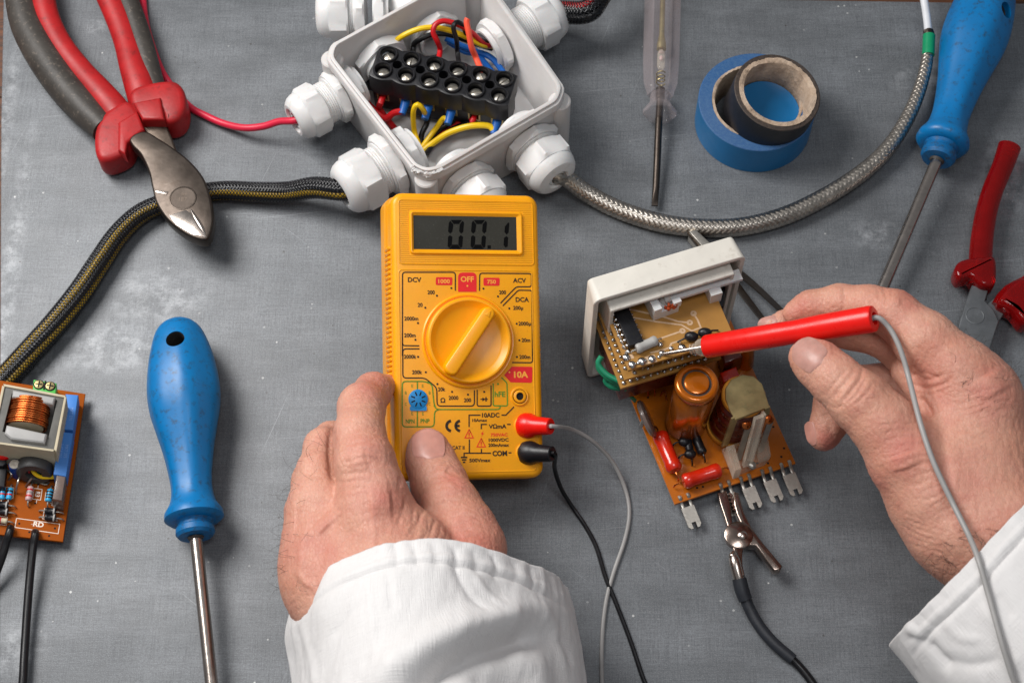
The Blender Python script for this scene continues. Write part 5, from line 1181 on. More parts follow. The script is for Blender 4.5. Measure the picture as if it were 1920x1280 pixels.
# ------------------------------------------------------------------ power supply board, bottom left
PZ = 6.0                                                    # the board leans: its left side rests on the cable
PO = W(118, 1015, PZ); PNv = Vector((math.sin(R(10)), 0, math.cos(R(10))))
def WP(px, py, z):
    d = ray(px, py); o = PO + PNv * (z - PZ); return CAM + d * ((o - CAM).dot(PNv) / d.dot(PNv))
pa_, pb_, pc_ = WP(-75, 993, PZ), WP(118, 1015, PZ), WP(-30, 712, PZ)
LF = frame(pa_, pb_ - pa_, PNv); lw_ = (pb_ - pa_).length
psu = thing('power_board', 'brown circuit board with a copper wound transformer and two blue blocks, left edge', 'circuit board', W(50, 860, 0))
def lp(px, py, h=0.): q = LF.inverted() @ WP(px, py, PZ + h); return (q.x, q.y)
tr_ = lp(160, 738); tl_ = lp(-30, 708)
m = MB(); m.prism([(0, 0), (lw_, 0), (tr_[0], tr_[1]), (tl_[0], tl_[1])], -1.6, 0, .15, .15, seg=1); obj('board', m, M_PCB2, psu, LF, smooth=20)
def lpoly(pts, h): return [lp(x, y, h) for x, y in pts]
m = MB(); H_ = 23.
m.prism(lpoly([(8, 723), (121, 743), (101, 842), (-14, 826)], H_), .5, H_ - .6, .3); m2 = m; core = obj('transformer', m, M_COREGREY, psu, LF, smooth=30)
C = MB(); off = LF.inverted() @ (WM[psu.name].translation / S)
C.prism(lpoly([(22, 736), (107, 750), (90, 822), (4, 808)], H_), H_ - 12, H_ + 4); cut(core, C)
def slab(nm, pts, h0, h1, mt, par, bev=.3): m = MB(); m.prism(lpoly(pts, h1), h0, h1, bev); return obj(nm, m, mt, par, LF, smooth=25)
slab('tape_band', [(-16, 826), (102, 842), (100, 846), (-17, 830)], 1, H_ - .2, M_TAPEBEIGE, core); slab('tape_band', [(121, 741), (125, 745), (106, 846), (101, 842)], 1, H_ + .15, M_TAPEBEIGE, core)
slab('tape_band', [(6, 719), (124, 741), (121, 745), (8, 724)], 1, H_ + .15, M_TAPEBEIGE, core); slab('tape_band', [(4, 722), (9, 724), (-13, 828), (-17, 826)], 1, H_ + .1, M_TAPEBEIGE, core)
slab('bobbin_flange', [(24, 730), (104, 744), (100, 758), (22, 744)], H_ - 12, H_ + 1.5, M_BOBBIN, core, 1.2)
slab('bobbin_flange', [(12, 795), (88, 812), (84, 830), (20, 822), (8, 812)], H_ - 12, H_ + 1.8, M_BOBBIN, core, 1.4)
a, b = WP(58, 752, PZ + H_ - 4.5), WP(48, 802, PZ + H_ - 4.5); A_ = axisM(a, b); Lc = (b - a).length
for k in range(12):
    m = MB(); pts = []
    z = Lc * (k + .5) / 12; r = 8.3 + .25 * math.sin(k * 1.7) + (.3 if k > 8 else 0)
    for i in range(25):
        t_ = tau * i / 24; pts.append(A_ @ Vector((r * math.cos(t_) * 1.0, r * math.sin(t_) * .8, z + .25 * math.sin(t_))))
    m.tube(pts, Lc / 24 * 1.02, 8, seg=40); obj('copper_turn', m, M_COPPER, core, smooth=70)
m = MB(); m.lathe([(7.4, 0), (7.4, Lc)], 24, A_ @ Matrix.Diagonal((1, .8, 1, 1))); obj('bobbin_core', m, M_TAPEBEIGE, core)
slab('film_capacitor', [(123, 738), (147, 740), (137, 806), (113, 804)], .5, 11, M_CAPBLUE, psu, .5)
fc2 = slab('film_capacitor', [(111, 808), (137, 811), (124, 893), (100, 889)], .5, 11, M_CAPBLUE, psu, .5)
Tm = MB(); pA = lp(128, 775, 11); pB = lp(118, 845, 11); dv_ = Vector(lp(137, 806, 11)) - Vector(lp(147, 740, 11)); an = math.atan2(dv_.y, dv_.x)
for (x, y) in (pA, pB):
    Tm.text('0.47 K250', x - .9, y, 1.3, Matrix.Translation((0, 0, 0)), 11.05, .9, 0, rot=an); Tm.text('MKT 275', x + 1.2, y, 1.3, Matrix.Translation((0, 0, 0)), 11.05, .9, 0, rot=an)
M_PALEBLUE = pmat('pale_blue_print', '7ea6e4', .5, bump=0); obj('block_print', Tm, M_PALEBLUE, fc2, LF, smooth=0)
gt = slab('screw_terminal', [(63, 711), (106, 718), (104, 740), (61, 733)], .5, 9.5, M_GREENPL, psu, .4)
for px, py in ((73, 721), (94, 724)):
    u = lp(px, py, 9.5); m = MB(); m.lathe([(2.3, 9.5), (2.3, 9.65), (.01, 9.65)], 20, Matrix.Translation((*u, 0)), cap=False); obj('screw_well', m, M_DARKHOLE, gt, LF)
    m = MB(); m.lathe([(1.9, 9.6), (1.8, 10.1), (.01, 10.3)], 20, Matrix.Translation((*u, 0)), cap=False); s_ = obj('screw', m, M_BRASS, gt, LF)
    m = MB(); m.box((u[0], u[1], 10.3), (3.0, .5, .12)); m.box((u[0], u[1], 10.3), (.5, 3.0, .121)); obj('screw_slot', m, M_DARKHOLE, s_, LF, smooth=0)
u = lp(84, 722, 9.6); m = MB(); m.box((u[0], u[1], 9.6), (.7, 4.2, .3)); obj('divider_slot', m, M_DARKHOLE, gt, LF, smooth=0)
slab('film_capacitor', [(106, 890), (123, 893), (116, 938), (98, 935)], .5, 13, M_DISC, psu, .5)
# ring choke with its wires
p = WP(66, 880, PZ + 6.5); ax = (WP(66, 900, PZ) - WP(70, 870, PZ)).normalized(); A_ = axisM(p - ax * 3, p + ax * 3 + Vector((0, 0, 1)))
m = MB(); m.lathe([(7.0, 0), (7.4, .6), (7.4, 5.4), (7.0, 6), (3.6, 6), (3.3, 5.4), (3.3, .6), (3.6, 0), (7.0, 0)], 40, A_, cap=False); tor = obj('ring_choke', m, M_FERRITE, psu, smooth=45)
for mt, pts in ((M_YELW, ((60, 872, 8), (63, 885, 7.5), (78, 894, 6), (103, 894, 6))), (M_RED2, ((55, 876, 6), (52, 888, 4), (44, 897, 1))), (M_RED2, ((66, 876, 6), (66, 888, 4), (60, 900, 1))), (M_GRNW, ((72, 876, 6), (72, 890, 4), (68, 903, 1)))):
    m = MB(); m.tube([WP(x, y, PZ + z) for x, y, z in pts], .85, 10); obj('choke_wire', m, mt, tor)
u = WP(33, 888, PZ); m = MB(); m.lathe([(2.6, 0), (2.6, 9), (2.3, 9.6)], 24, axisM(u, u + PNv + Vector((-.06, .05, 0)))); el = obj('electrolytic', m, M_ELEC, psu)
m = MB(); m.lathe([(2.25, 9.62), (2.0, 9.8), (.01, 9.7)], 24, axisM(u, u + PNv + Vector((-.06, .05, 0))), cap=False); obj('vent_top', m, M_TIN, el)
m = MB(); m.ball(WP(5, 850, PZ + 8), 3.4, 16, sc3=(1.25, .9, .9)); obj('drop_capacitor', m, M_REDPL, psu, smooth=70)
m = MB(); m.prism(lpoly([(-12, 855), (10, 857), (12, 868), (4, 874), (-12, 872)], 8), .5, 8, .6); obj('transistor', m, M_BLACK, psu, LF)
slab('chip', [(-8, 876), (12, 878), (8, 912), (-12, 910)], .5, 6, M_BLACK, psu, .3)
axial('resistor', WP(58, 912, PZ + 2), WP(53, 938, PZ + 2), 1.35, M_PINKRES, 2.0, psu, bands=((.25, M_RED2), (.45, M_GREYW), (.7, M_RED2)), drop=2)
axial('resistor', WP(95, 917, PZ + 2), WP(90, 940, PZ + 2), 1.35, M_BLUERES, 2.0, psu, bands=((.25, M_BLACK), (.5, M_BLACK), (.72, M_BLACK)), drop=2)
axial('resistor', WP(20, 915, PZ + 2), WP(16, 936, PZ + 2), 1.2, M_BLUERES, 2.0, psu, bands=((.3, M_BLACK), (.6, M_RED2)), drop=2); axial('resistor', WP(6, 913, PZ + 2), WP(3, 936, PZ + 2), 1.2, M_BLUERES, 2.0, psu, bands=((.3, M_BLACK), (.6, M_RED2)), drop=2)
for px, py in ((93, 958), (93, 970), (4, 946), (4, 959)):
    d_ = axial('diode', WP(px - 9, py - 1, PZ + 1.8), WP(px + 12, py + 1, PZ + 1.8), 1.5, M_BLACK, 2.6, psu, bands=((.82, M_GREYRES),), drop=1.8)
axial('resistor', WP(-8, 974, PZ + 1.8), WP(14, 977, PZ + 1.8), 1.2, M_TAPEBEIGE, 2.2, psu, bands=((.4, M_RED2),), drop=1.6)
for pts in (((35, 900, 0), (37, 894, 5), (33, 905, 6), (30, 925, 0)), ((48, 912, 0), (56, 900, 4), (60, 896, 5)), ((76, 905, 1), (86, 908, 2), (92, 904, 1)), ((94, 880, 0), (96, 868, 4), (95, 885, 0)), ((12, 880, 2), (22, 888, 4), (16, 900, 0))):
    m = MB(); m.tube([WP(x, y, PZ + z) for x, y, z in pts], .45, 8); obj('bare_lead', m, M_TIN, psu)
m = MB(); P2 = lambda *p: [lp(x, y) for x, y in p]
for pts in (((31, 971), (112, 982), (109, 1000), (28, 988), (31, 971)), ((64, 915), (79, 917), (76, 937), (61, 935), (64, 915)), ((72, 908), (71, 915)), ((69, 936), (68, 943)), ((86, 922), (84, 938), (112, 950), (114, 925)), ((84, 938), (98, 940), (97, 947), (108, 949)), ((9, 912), (26, 914), (24, 934), (8, 932)), ((84, 952), (80, 972), (108, 976)), ((-10, 966), (14, 969), (12, 984), (-10, 982))): m.stroke(P2(*pts), .28, Matrix(), .05)
a0 = math.atan2(*(Vector(lp(112, 982)) - Vector(lp(31, 971))).yx)
u = lp(72, 983); m.text('RD', u[0], u[1], 2.2, Matrix(), .05, 1.1, .03, rot=a0); u = lp(70, 926); m.text('R3', u[0], u[1], 1.9, Matrix(), .05, .9, .03, rot=a0 - math.pi / 2)
u = lp(60, 982); m.text('~', u[0], u[1], .8, Matrix(), .05, 1, .03, rot=a0)
obj('silkscreen', m, M_SILK, psu, LF, smooth=0)
m = MB()
for px, py in ((36, 981), (103, 990), (92, 1004), (66, 943), (72, 908), (60, 996), (55, 997)): u = lp(px, py); m.lathe([(.45, .02), (.45, .07), (.01, .07)], 10, Matrix.Translation((*u, 0)))
obj('drill_holes', m, M_DARKHOLE, psu, LF, smooth=0)['kind'] = 'stuff'
m = MB(); m.tube([WP(20, 990, PZ + 1), WP(18, 998, PZ + 3), WP(12, 1015, PZ + 1)] + WL([(5, 1040, 9), (-8, 1075, 6), (-30, 1130, 3), (-60, 1300, 2), (-40, 1700, 2)]), 1.75, 14); obj('cable', m, M_BLKW, psu)
m = MB(); m.tube([WP(66, 998, PZ + .5), WP(66, 1003, PZ + 2.5), WP(62, 1022, PZ + 1)] + WL([(57, 1070, 7), (52, 1130, 5.5), (48, 1190, 4.5), (44, 1260, 4), (42, 1340, 3), (60, 1600, 2), (40, 2000, 2)]), 1.75, 14); obj('cable', m, M_BLKW, psu)
# ------------------------------------------------------------------ hands: one continuous surface each, from blended tapered limbs
def nodes(L_):
    """(px, py, z, r_px) -> (x, y, z, r) mm"""
    return [(*W(x, y, z), r * sc_at(x, y, z)) for x, y, z, r in L_]
def smin(a, b, k):
    h = np.clip(.5 + .5 * (b - a) / k, 0, 1); return b + (a - b) * h - k * h * (1 - h)
class Field:
    def __init__(s, lo, hi, st):
        s.lo = np.array(lo, float); s.st = st; s.n = np.ceil((np.array(hi) - lo) / st).astype(int) + 1
        ax = [(s.lo[i] + st * np.arange(s.n[i])).astype(np.float32) for i in range(3)]
        s.X, s.Y, s.Z = np.meshgrid(*ax, indexing='ij')
    def capsule(s, a, b):
        ax, ay, az, ra = a; bx, by, bz, rb = b; d = (bx - ax, by - ay, bz - az); L2 = sum(q * q for q in d) + 1e-9
        px, py, pz = s.X - ax, s.Y - ay, s.Z - az
        t = np.clip((px * d[0] + py * d[1] + pz * d[2]) / L2, 0, 1)
        return np.sqrt((px - d[0] * t) ** 2 + (py - d[1] * t) ** 2 + (pz - d[2] * t) ** 2) - (ra + (rb - ra) * t)
    def chain(s, N, k=2.5):
        d = None
        for i in range(len(N) - 1):
            c = s.capsule(N[i], N[i + 1]); d = c if d is None else smin(d, c, k)
        return d
def surface_nets(F_, lo, st):
    s = F_ < 0; nx, ny, nz = s.shape
    cnt = np.zeros((nx - 1, ny - 1, nz - 1), np.int8)
    for i in (0, 1):
        for j in (0, 1):
            for k in (0, 1): cnt += s[i:nx - 1 + i, j:ny - 1 + j, k:nz - 1 + k]
    mixed = (cnt > 0) & (cnt < 8); idx = -np.ones(mixed.shape, int); C = np.argwhere(mixed); idx[mixed] = np.arange(len(C))
    acc = np.zeros((len(C), 3)); num = np.zeros(len(C))
    co = [(i, j, k) for i in (0, 1) for j in (0, 1) for k in (0, 1)]
    for a in co:
        for axn in range(3):
            if a[axn] == 0:
                b = list(a); b[axn] = 1
                va = F_[C[:, 0] + a[0], C[:, 1] + a[1], C[:, 2] + a[2]]; vb = F_[C[:, 0] + b[0], C[:, 1] + b[1], C[:, 2] + b[2]]
                m_ = (va < 0) != (vb < 0); t = np.where(m_, va / (va - vb + 1e-12), 0)
                p = np.tile(np.array(a, float), (len(C), 1)); p[:, axn] = t; acc += p * m_[:, None]; num += m_
    V = (C + acc / num[:, None]) * st + lo; Q = []
    for axn in range(3):
        o = [slice(0, -1)] * 3; o2 = [slice(0, -1)] * 3
        sh = list(s.shape); A = s.take(range(sh[axn] - 1), axn); B = s.take(range(1, sh[axn]), axn); E = np.argwhere(A != B); inside = A[tuple(E.T)]
        u, v = [(1, 2), (2, 0), (0, 1)][axn]
        ok = (E[:, u] > 0) & (E[:, v] > 0) & (E[:, u] < sh[u] - 1) & (E[:, v] < sh[v] - 1); E = E[ok]; inside = inside[ok]
        def c(du, dv): e = E.copy(); e[:, u] -= du; e[:, v] -= dv; return idx[e[:, 0], e[:, 1], e[:, 2]]
        q = np.stack([c(1, 1), c(0, 1), c(0, 0), c(1, 0)], 1); q[~inside] = q[~inside][:, ::-1]; Q.append(q)
    return V, np.concatenate(Q)
def hashn(i, j, k, sd=0):
    n = (i * 374761393 + j * 668265263 + k * 2147483647 + sd * 974711) & 0x7fffffff
    n = ((n ^ (n >> 13)) * 1274126177) & 0x7fffffff; return ((n ^ (n >> 16)) & 0xffff) / 65535.
def vnoise(P, sd=0):
    I = np.floor(P).astype(np.int64); f = P - I; f = f * f * (3 - 2 * f); r = 0
    for a in (0, 1):
        for b in (0, 1):
            for c in (0, 1): r = r + hashn(I[:, 0] + a, I[:, 1] + b, I[:, 2] + c, sd) * (f[:, 0] if a else 1 - f[:, 0]) * (f[:, 1] if b else 1 - f[:, 1]) * (f[:, 2] if c else 1 - f[:, 2])
    return r
def segdist(PX_, pts):
    """distance in photo pixels from each projected vertex to a polyline, and parameter"""
    best = np.full(len(PX_), 1e9); par = np.zeros(len(PX_)); side = np.zeros(len(PX_)); n = len(pts) - 1
    for i in range(n):
        a = np.array(pts[i], float); b = np.array(pts[i + 1], float); d = b - a; t = np.clip(((PX_ - a) @ d) / (d @ d), 0, 1); q = PX_ - a - t[:, None] * d
        l = np.linalg.norm(q, axis=1); m_ = l < best; best[m_] = l[m_]; par[m_] = (i + t[m_]) / n; sd = q[:, 0] * -d[1] + q[:, 1] * d[0]; side[m_] = np.sign(sd[m_])
    return best, par, side
def sculpt(V, Nn, feats):
    """feats: (polyline px, width px, height mm, [zmin]); smooth ridge (+) or crease (-) laid on the skin facing up"""
    PX_ = proj(V); up = np.clip(Nn[:, 2] * 1.6 + .25, 0, 1); D = np.zeros(len(V))
    for ft in feats:
        pts, wd, h = ft[:3]; zmin = ft[3] if len(ft) > 3 else -1e9
        pts = [tuple(p[:2]) for p in catmull([(*p, 0) for p in pts], max(8, len(pts) * 4))]
        d, t, _ = segdist(PX_, pts); taper = np.clip(np.minimum(t, 1 - t) * 5 + .15, 0, 1)
        D += h * np.exp(-(d / wd) ** 2) * taper * (V[:, 2] > zmin)
    return D * up
def hand_mesh(fld, F_, feats, seed, extra=None):
    V, Q = surface_nets(F_, fld.lo, fld.st)
    me = bpy.data.meshes.new('h'); me.from_pydata((V * S).tolist(), [], Q.tolist()); me.update()
    o = bpy.data.objects.new('h', me); COL.objects.link(o)
    a = o.modifiers.new('s', 'SMOOTH'); a.factor = .5; a.iterations = 3
    b = o.modifiers.new('d', 'SUBSURF'); b.levels = 1; b.render_levels = 1
    dg = bpy.context.evaluated_depsgraph_get(); dg.update(); m2 = bpy.data.meshes.new_from_object(o.evaluated_get(dg)); bpy.data.objects.remove(o)
    n = len(m2.vertices); co = np.zeros(n * 3); m2.vertices.foreach_get('co', co); co = co.reshape(-1, 3) / S
    nr = np.zeros(n * 3); m2.vertices.foreach_get('normal', nr); nr = nr.reshape(-1, 3)
    D = sculpt(co, nr, feats)
    D += (vnoise(co / 11., seed) - .5) * .6 + (vnoise(co / 3.5, seed + 1) - .5) * .14
    w1 = vnoise(co / np.array([1.1, 3.2, 1.6]), seed + 2); w2 = vnoise(co / np.array([3.0, 1.0, 1.6]), seed + 3)
    D -= .13 * (np.exp(-((w1 - .5) / .10) ** 2) + np.exp(-((w2 - .5) / .10) ** 2)) 
    if extra is not None: D += extra(co, nr)
    co = co + nr * D[:, None]
    m2.vertices.foreach_set('co', (co * S).ravel()); m2.update(); return m2, co
def skin_mat():
    t = NT('skin'); o = t.tc.outputs['Object']
    a = t.noise(28, 5, .6); b = t.noise(130, 6, .65); c = t.noise(620, 4, .7)
    base = t.ramp(a, [(.3, 'c58a72'), (.55, 'd19c86'), (.72, 'c98770')])
    base = t.mix(t.ramp(b, [(.42, 0.), (.75, .45)]), base, 'bd7468')
    base = t.mix(t.ramp(c, [(.5, 0.), (.9, .4)]), base, 'e4b8a0')
    at = t.n('ShaderNodeAttribute', attribute_name='redness'); base = t.mix(at.outputs['Fac'], base, 'bd5f56')
    v1 = t.n('ShaderNodeTexVoronoi', feature='DISTANCE_TO_EDGE'); v1.inputs['Scale'].default_value = 620
    mp = t.n('ShaderNodeMapping'); mp.inputs['Rotation'].default_value = (0, 0, .5); mp.inputs['Scale'].default_value = (1.5, .8, 1); t.l(o, mp.inputs[0]); t.l(mp.outputs[0], v1.inputs['Vector'])
    v2 = t.n('ShaderNodeTexVoronoi', feature='DISTANCE_TO_EDGE'); v2.inputs['Scale'].default_value = 1500; t.l(o, v2.inputs['Vector'])
    e1 = t.math('MINIMUM', v1.outputs[0], .12); e2 = t.math('MINIMUM', v2.outputs[0], .12)
    h = t.math('ADD', t.math('MULTIPLY', e1, 6.), t.math('ADD', t.math('MULTIPLY', e2, 3.), t.math('MULTIPLY', c, .8)))
    base = t.mix(t.math('MULTIPLY', t.math('SUBTRACT', .12, e1), 1.0, True), base, '9a5a48')
    bp = t.bump(h, .42, .00026); bp = t.bump(b, .12, .0006, bp)
    t.set(Base_Color=base, Roughness=t.math('ADD', t.math('MULTIPLY', b, .2), .36), Normal=bp, Subsurface_Weight=.22, Subsurface_Radius=(.0025, .001, .0006))
    t.b.inputs['Subsurface Scale'].default_value = 1.0; return t.m
SKIN = skin_mat()
M_NAIL = pmat('fingernail', 'c48c7e', .38, var=.1, vs=200, bump=.08, sss=.2, spec=.6)
M_NAIL_OLD = pmat('fingernail_yellowed', 'bb8c80', .36, var=.12, vs=250, bump=.12, sss=.2, dirt='8a5a38', dirtamt=.3, dscale=220)
def cloth_mat():
    t = NT('white_cotton'); u = t.n('ShaderNodeUVMap'); o = t.tc.outputs['Object']
    wa = t.noise(1, 2, .5, vec=u.outputs[0], stretch=(2600, 120, 1)); wb = t.noise(1, 2, .5, vec=u.outputs[0], stretch=(120, 2600, 1)); cr = t.noise(150, 5, .6)
    h = t.math('ADD', t.math('ADD', wa, wb), t.math('MULTIPLY', cr, 1.2))
    base = t.mix(t.ramp(t.noise(30, 4), [(.4, 0.), (.8, .5)]), 'e2e0df', 'd6d3d1'); base = t.mix(t.math('MULTIPLY', wa, .18), base, 'a8a4a2')
    return t.set(Base_Color=base, Roughness=.85, Normal=t.bump(h, .5, .0005), Sheen_Weight=.15)
CLOTH = cloth_mat()
person = thing('person', 'hands in white coat sleeves, left steadying the yellow meter, right holding the red probe', 'person', W(1150, 1250, 0))
def add_mesh(name, me, mat_, parent):
    loc = WM[parent.name].translation
    n = len(me.vertices); co = np.zeros(n * 3); me.vertices.foreach_get('co', co); co = co.reshape(-1, 3) - np.array(loc); me.vertices.foreach_set('co', co.ravel())
    me.materials.clear(); me.materials.append(mat_); me.polygons.foreach_set('use_smooth', [True] * len(me.polygons)); me.update(); me.name = name
    o = bpy.data.objects.new(name, me); link(o, parent, Matrix.Translation(loc)); return o
def redness(me, co, spots):
    PX_ = proj(co); r = np.zeros(len(co))
    for x, y, rad, a in spots: r = np.maximum(r, a * np.exp(-(((PX_[:, 0] - x) ** 2 + (PX_[:, 1] - y) ** 2) / rad ** 2)))
    r *= .6 + .8 * vnoise(co / 4., 9); at = me.attributes.new('redness', 'FLOAT', 'POINT'); at.data.foreach_set('value', r.astype(np.float32))
def nail(co_hand, ctr, along, wpx, lpx, mt, parent, lift=.35, curve=1.0):
    """nail plate draped over the finger: grid in photo px round ctr, heights taken from the skin"""
    P = proj(co_hand); al = np.array(along, float); al /= np.linalg.norm(al); ac = np.array([-al[1], al[0]]); m = MB(); nu, nv = 15, 15; v = []
    for j in range(nv):
        for i in range(nu):
            a = (i / (nu - 1) * 2 - 1); b = (j / (nv - 1) * 2 - 1)
            sx = math.copysign(abs(a) ** 1.0, a) * wpx / 2 * (1 - .10 * b * b * (1 if b < 0 else .35)) * math.sqrt(max(0, 1 - .42 * b ** 4 * (1.25 if b < 0 else .8)))
            q = np.array(ctr) + ac * sx + al * (b * lpx / 2 - (.16 * lpx * a * a if b < 0 else -.0) * b * 0 - .10 * lpx * a * a * (b)); v.append(q)
    v = np.array(v); out = []
    sel = np.where((np.abs(P - np.array(ctr)) < max(wpx, lpx)).all(1))[0]; Ps = P[sel]; Cs = co_hand[sel]; depth = (Cs - np.array(CAM)) @ np.array(FWD)
    for q in v:
        d2 = ((Ps - q) ** 2).sum(1); near = np.where(d2 < 49)[0]
        if len(near) == 0: near = np.argsort(d2)[:6]
        near = near[depth[near] < depth[near].min() + 2.5]; out.append(depth[near].mean())
    out = np.array(out).reshape(nv, nu)
    for _ in range(6): 
        pd = np.pad(out, 1, 'edge'); out = (pd[:-2, 1:-1] + pd[2:, 1:-1] + pd[1:-1, :-2] + pd[1:-1, 2:] + out * 2) / 6
    pts = []
    for k, q in enumerate(v):
        j, i = divmod(k, nu); r = ray(*q); edge = max(abs(i / (nu - 1) * 2 - 1), abs(j / (nv - 1) * 2 - 1)); lf = lift * (1 - edge ** 6) - .12 * edge ** 6
        pts.append(tuple(CAM + r * ((out[j, i] - lf))))
    m.add(pts, [(j * nu + i, j * nu + i + 1, (j + 1) * nu + i + 1, (j + 1) * nu + i) for j in range(nv - 1) for i in range(nu - 1)])
    return obj('fingernail', m, mt, parent, smooth=180)

# ---- left hand, back upwards, fingers curling under the meter, thumb on its face
HZ = lambda px, py: (lambda q: q.z)(CAM + ray(px, py) * ((P0 - CAM).dot(NRM) / ray(px, py).dot(NRM)))
thz = HZ(806, 852)
LH_ = Field(W(480, 1330, 0) + Vector((0, 0, 2)), W(1010, 650, 0) + Vector((6, -14, 108)), 1.15)
fl = LH_
def chainN(L_, k=2.5): return fl.chain(nodes(L_), k)
wrist = [(745, 1120, 66, 110), (770, 1240, 70, 118), (800, 1400, 76, 125)]
palm = fl.chain(nodes([(612, 1005, 60, 76), (628, 1085, 60, 96)] ), 6)
palm = smin(palm, chainN([(700, 985, 74, 70), (735, 1060, 70, 95)], 6), 9)
palm = smin(palm, chainN([(612, 1060, 44, 78), (690, 1120, 50, 105)], 6), 9)
palm = smin(palm, chainN([(780, 1035, 64, 78), (770, 1100, 64, 112)], 6), 10)
palm = smin(palm, chainN(wrist, 6), 14)
palm = smin(palm, chainN([(628, 1060, 58, 95), (690, 1180, 62, 112)], 6), 10)
idx_f = chainN([(722, 722, 48, 22), (700, 733, 56, 34), (678, 762, 66, 43), (674, 818, 76, 49), (684, 868, 79, 56), (700, 925, 77, 62), (712, 1000, 70, 72)], 3.2)
mid_f = chainN([(650, 838, 30, 30), (622, 822, 46, 31), (605, 838, 58, 34), (598, 885, 64, 41), (600, 945, 64, 58), (625, 1030, 58, 74)], 3.2)
rng_f = chainN([(668, 858, 22, 30), (620, 862, 30, 32), (588, 900, 44, 38), (585, 960, 50, 50), (612, 1050, 48, 74)], 3.2)
pky_f = chainN([(660, 905, 14, 26), (612, 915, 18, 28), (585, 960, 28, 36), (598, 1040, 36, 62)], 3.2)
thb_f = chainN([(802, 842, thz + 9.0, 39), (808, 866, thz + 9, 45), (824, 908, thz + 10, 51), (846, 950, 56, 53), (874, 992, 58, 54), (888, 1030, 58, 60), (872, 1090, 60, 82)], 3.2)
F_ = palm
for q, k in ((pky_f, 7), (rng_f, 7), (mid_f, 7), (idx_f, 7), (thb_f, 5)):
    F_ = np.minimum(F_, smin(palm, q, k)) if q is not palm else F_
F_ = smin(F_, smin(palm, thb_f, 6), .8)
FE = [([(621, 800), (619, 850), (624, 893), (636, 905)], 7, -1.1), ([(797, 948), (831, 970), (852, 1000), (862, 1022)], 9, -1.3),
      ([(735, 860), (752, 885), (748, 915), (764, 925)], 5, -.3),
      ([(640, 868), (690, 858), (728, 872)], 4, -.35), ([(640, 850), (680, 842), (715, 852)], 3.5, -.3), ([(650, 832), (690, 828), (712, 836)], 3.5, -.25), ([(635, 890), (700, 885), (750, 900)], 3.5, -.22), ([(632, 905), (680, 902), (745, 915)], 3, -.22), ([(640, 920), (690, 915), (752, 935)], 3, -.22),
      ([(655, 868), (688, 860)], 16, .7), ([(690, 945), (735, 940)], 30, 1.4), ([(600, 975), (615, 990)], 26, 1.2), ([(645, 780), (690, 765), (712, 775)], 3.5, -.2), ([(640, 768), (680, 752), (712, 760)], 3.5, -.2),
      ([(800, 945), (780, 985), (772, 1010)], 4, -.35), ([(760, 930), (755, 960), (745, 985)], 4, -.3), ([(820, 968), (806, 1000)], 4, -.3),
      ([(800, 885), (828, 880), (856, 892)], 4, -.35), ([(802, 895), (830, 892), (862, 905)], 3.5, -.32), ([(808, 878), (840, 868)], 3.5, -.25), ([(818, 876), (838, 884)], 11, .8),
      ([(590, 960), (570, 1010), (560, 1060)], 9, .55), ([(640, 960), (610, 1020), (590, 1080)], 9, -.5), ([(575, 1040), (560, 1075), (590, 1105)], 7, .6), ([(700, 980), (690, 1040)], 14, .5), ([(560, 930), (556, 1000)], 5, -.3)]
for k in range(12):                                       # fine lines across the thumb and web
    x = 775 + k * 13; FE.append(([(x, 950 + k * 7), (x - 6 + rng.rand() * 8, 985 + k * 4), (x - 14, 1010 + k * 3)], 2.6, -.22))
for k in range(9):
    y = 905 + k * 13; FE.append(([(790 + k * 9, y + 8 * rng.rand()), (835 + k * 8, y - 6), (868 + k * 8, y + 8)], 2.6, -.16))
me, coL = hand_mesh(LH_, F_, FE, 3)
redness(me, coL, [(725, 940, 45, .5), (690, 840, 40, .25), (600, 1030, 60, .3), (880, 1020, 60, .45), (700, 720, 30, .5), (810, 830, 30, .35), (850, 900, 30, .4), (560, 1020, 40, .35)])
handL = add_mesh('hand', me, SKIN, person)
nail(coL, (803, 834), (.06, 1), 62, 60, M_NAIL, handL)

# ---- right hand, pen grip on the probe
RHf = Field(W(1400, 1290, 0) + Vector((0, 0, 20)), W(2090, 500, 0) + Vector((0, -20, 140)), 1.2); fl = RHf
PZr = 88.
palm = chainN([(1800, 800, 84, 88), (1812, 880, 82, 102)], 6)
palm = smin(palm, chainN([(1830, 745, 88, 78), (1845, 840, 82, 98)], 6), 8)
palm = smin(palm, chainN([(1790, 900, 80, 98), (1862, 990, 80, 118), (1990, 1120, 84, 128), (2100, 1240, 88, 135)], 8), 12)
palm = smin(palm, chainN([(1750, 935, 84, 84), (1785, 985, 82, 82), (1850, 1045, 80, 70)], 6), 10)
palm = smin(palm, chainN([(1850, 860, 62, 85), (1830, 950, 64, 105)], 8), 10)
idx_f = chainN([(1490, 588, 84, 24), (1520, 577, 86, 31), (1575, 570, 90, 36), (1630, 574, 95, 39), (1676, 588, 98, 44), (1735, 640, 98, 56), (1795, 695, 96, 64), (1838, 750, 92, 72)], 3.0)
mid_f = chainN([(1448, 612, 70, 20), (1475, 607, 70, 26), (1530, 612, 70, 32), (1600, 618, 74, 36), (1672, 636, 80, 42), (1735, 700, 84, 44), (1830, 800, 84, 60)], 3.0)
mid2 = chainN([(1700, 695, 86, 30), (1760, 745, 88, 50)], 3.0)
rng_f = chainN([(1545, 817, 46, 30), (1554, 795, 48, 34), (1566, 755, 52, 38), (1590, 722, 56, 38), (1680, 720, 62, 42), (1820, 830, 68, 60)], 3.2)
pky_f = chainN([(1650, 850, 38, 26), (1660, 810, 42, 30), (1720, 780, 48, 36), (1830, 870, 56, 58)], 3.2)
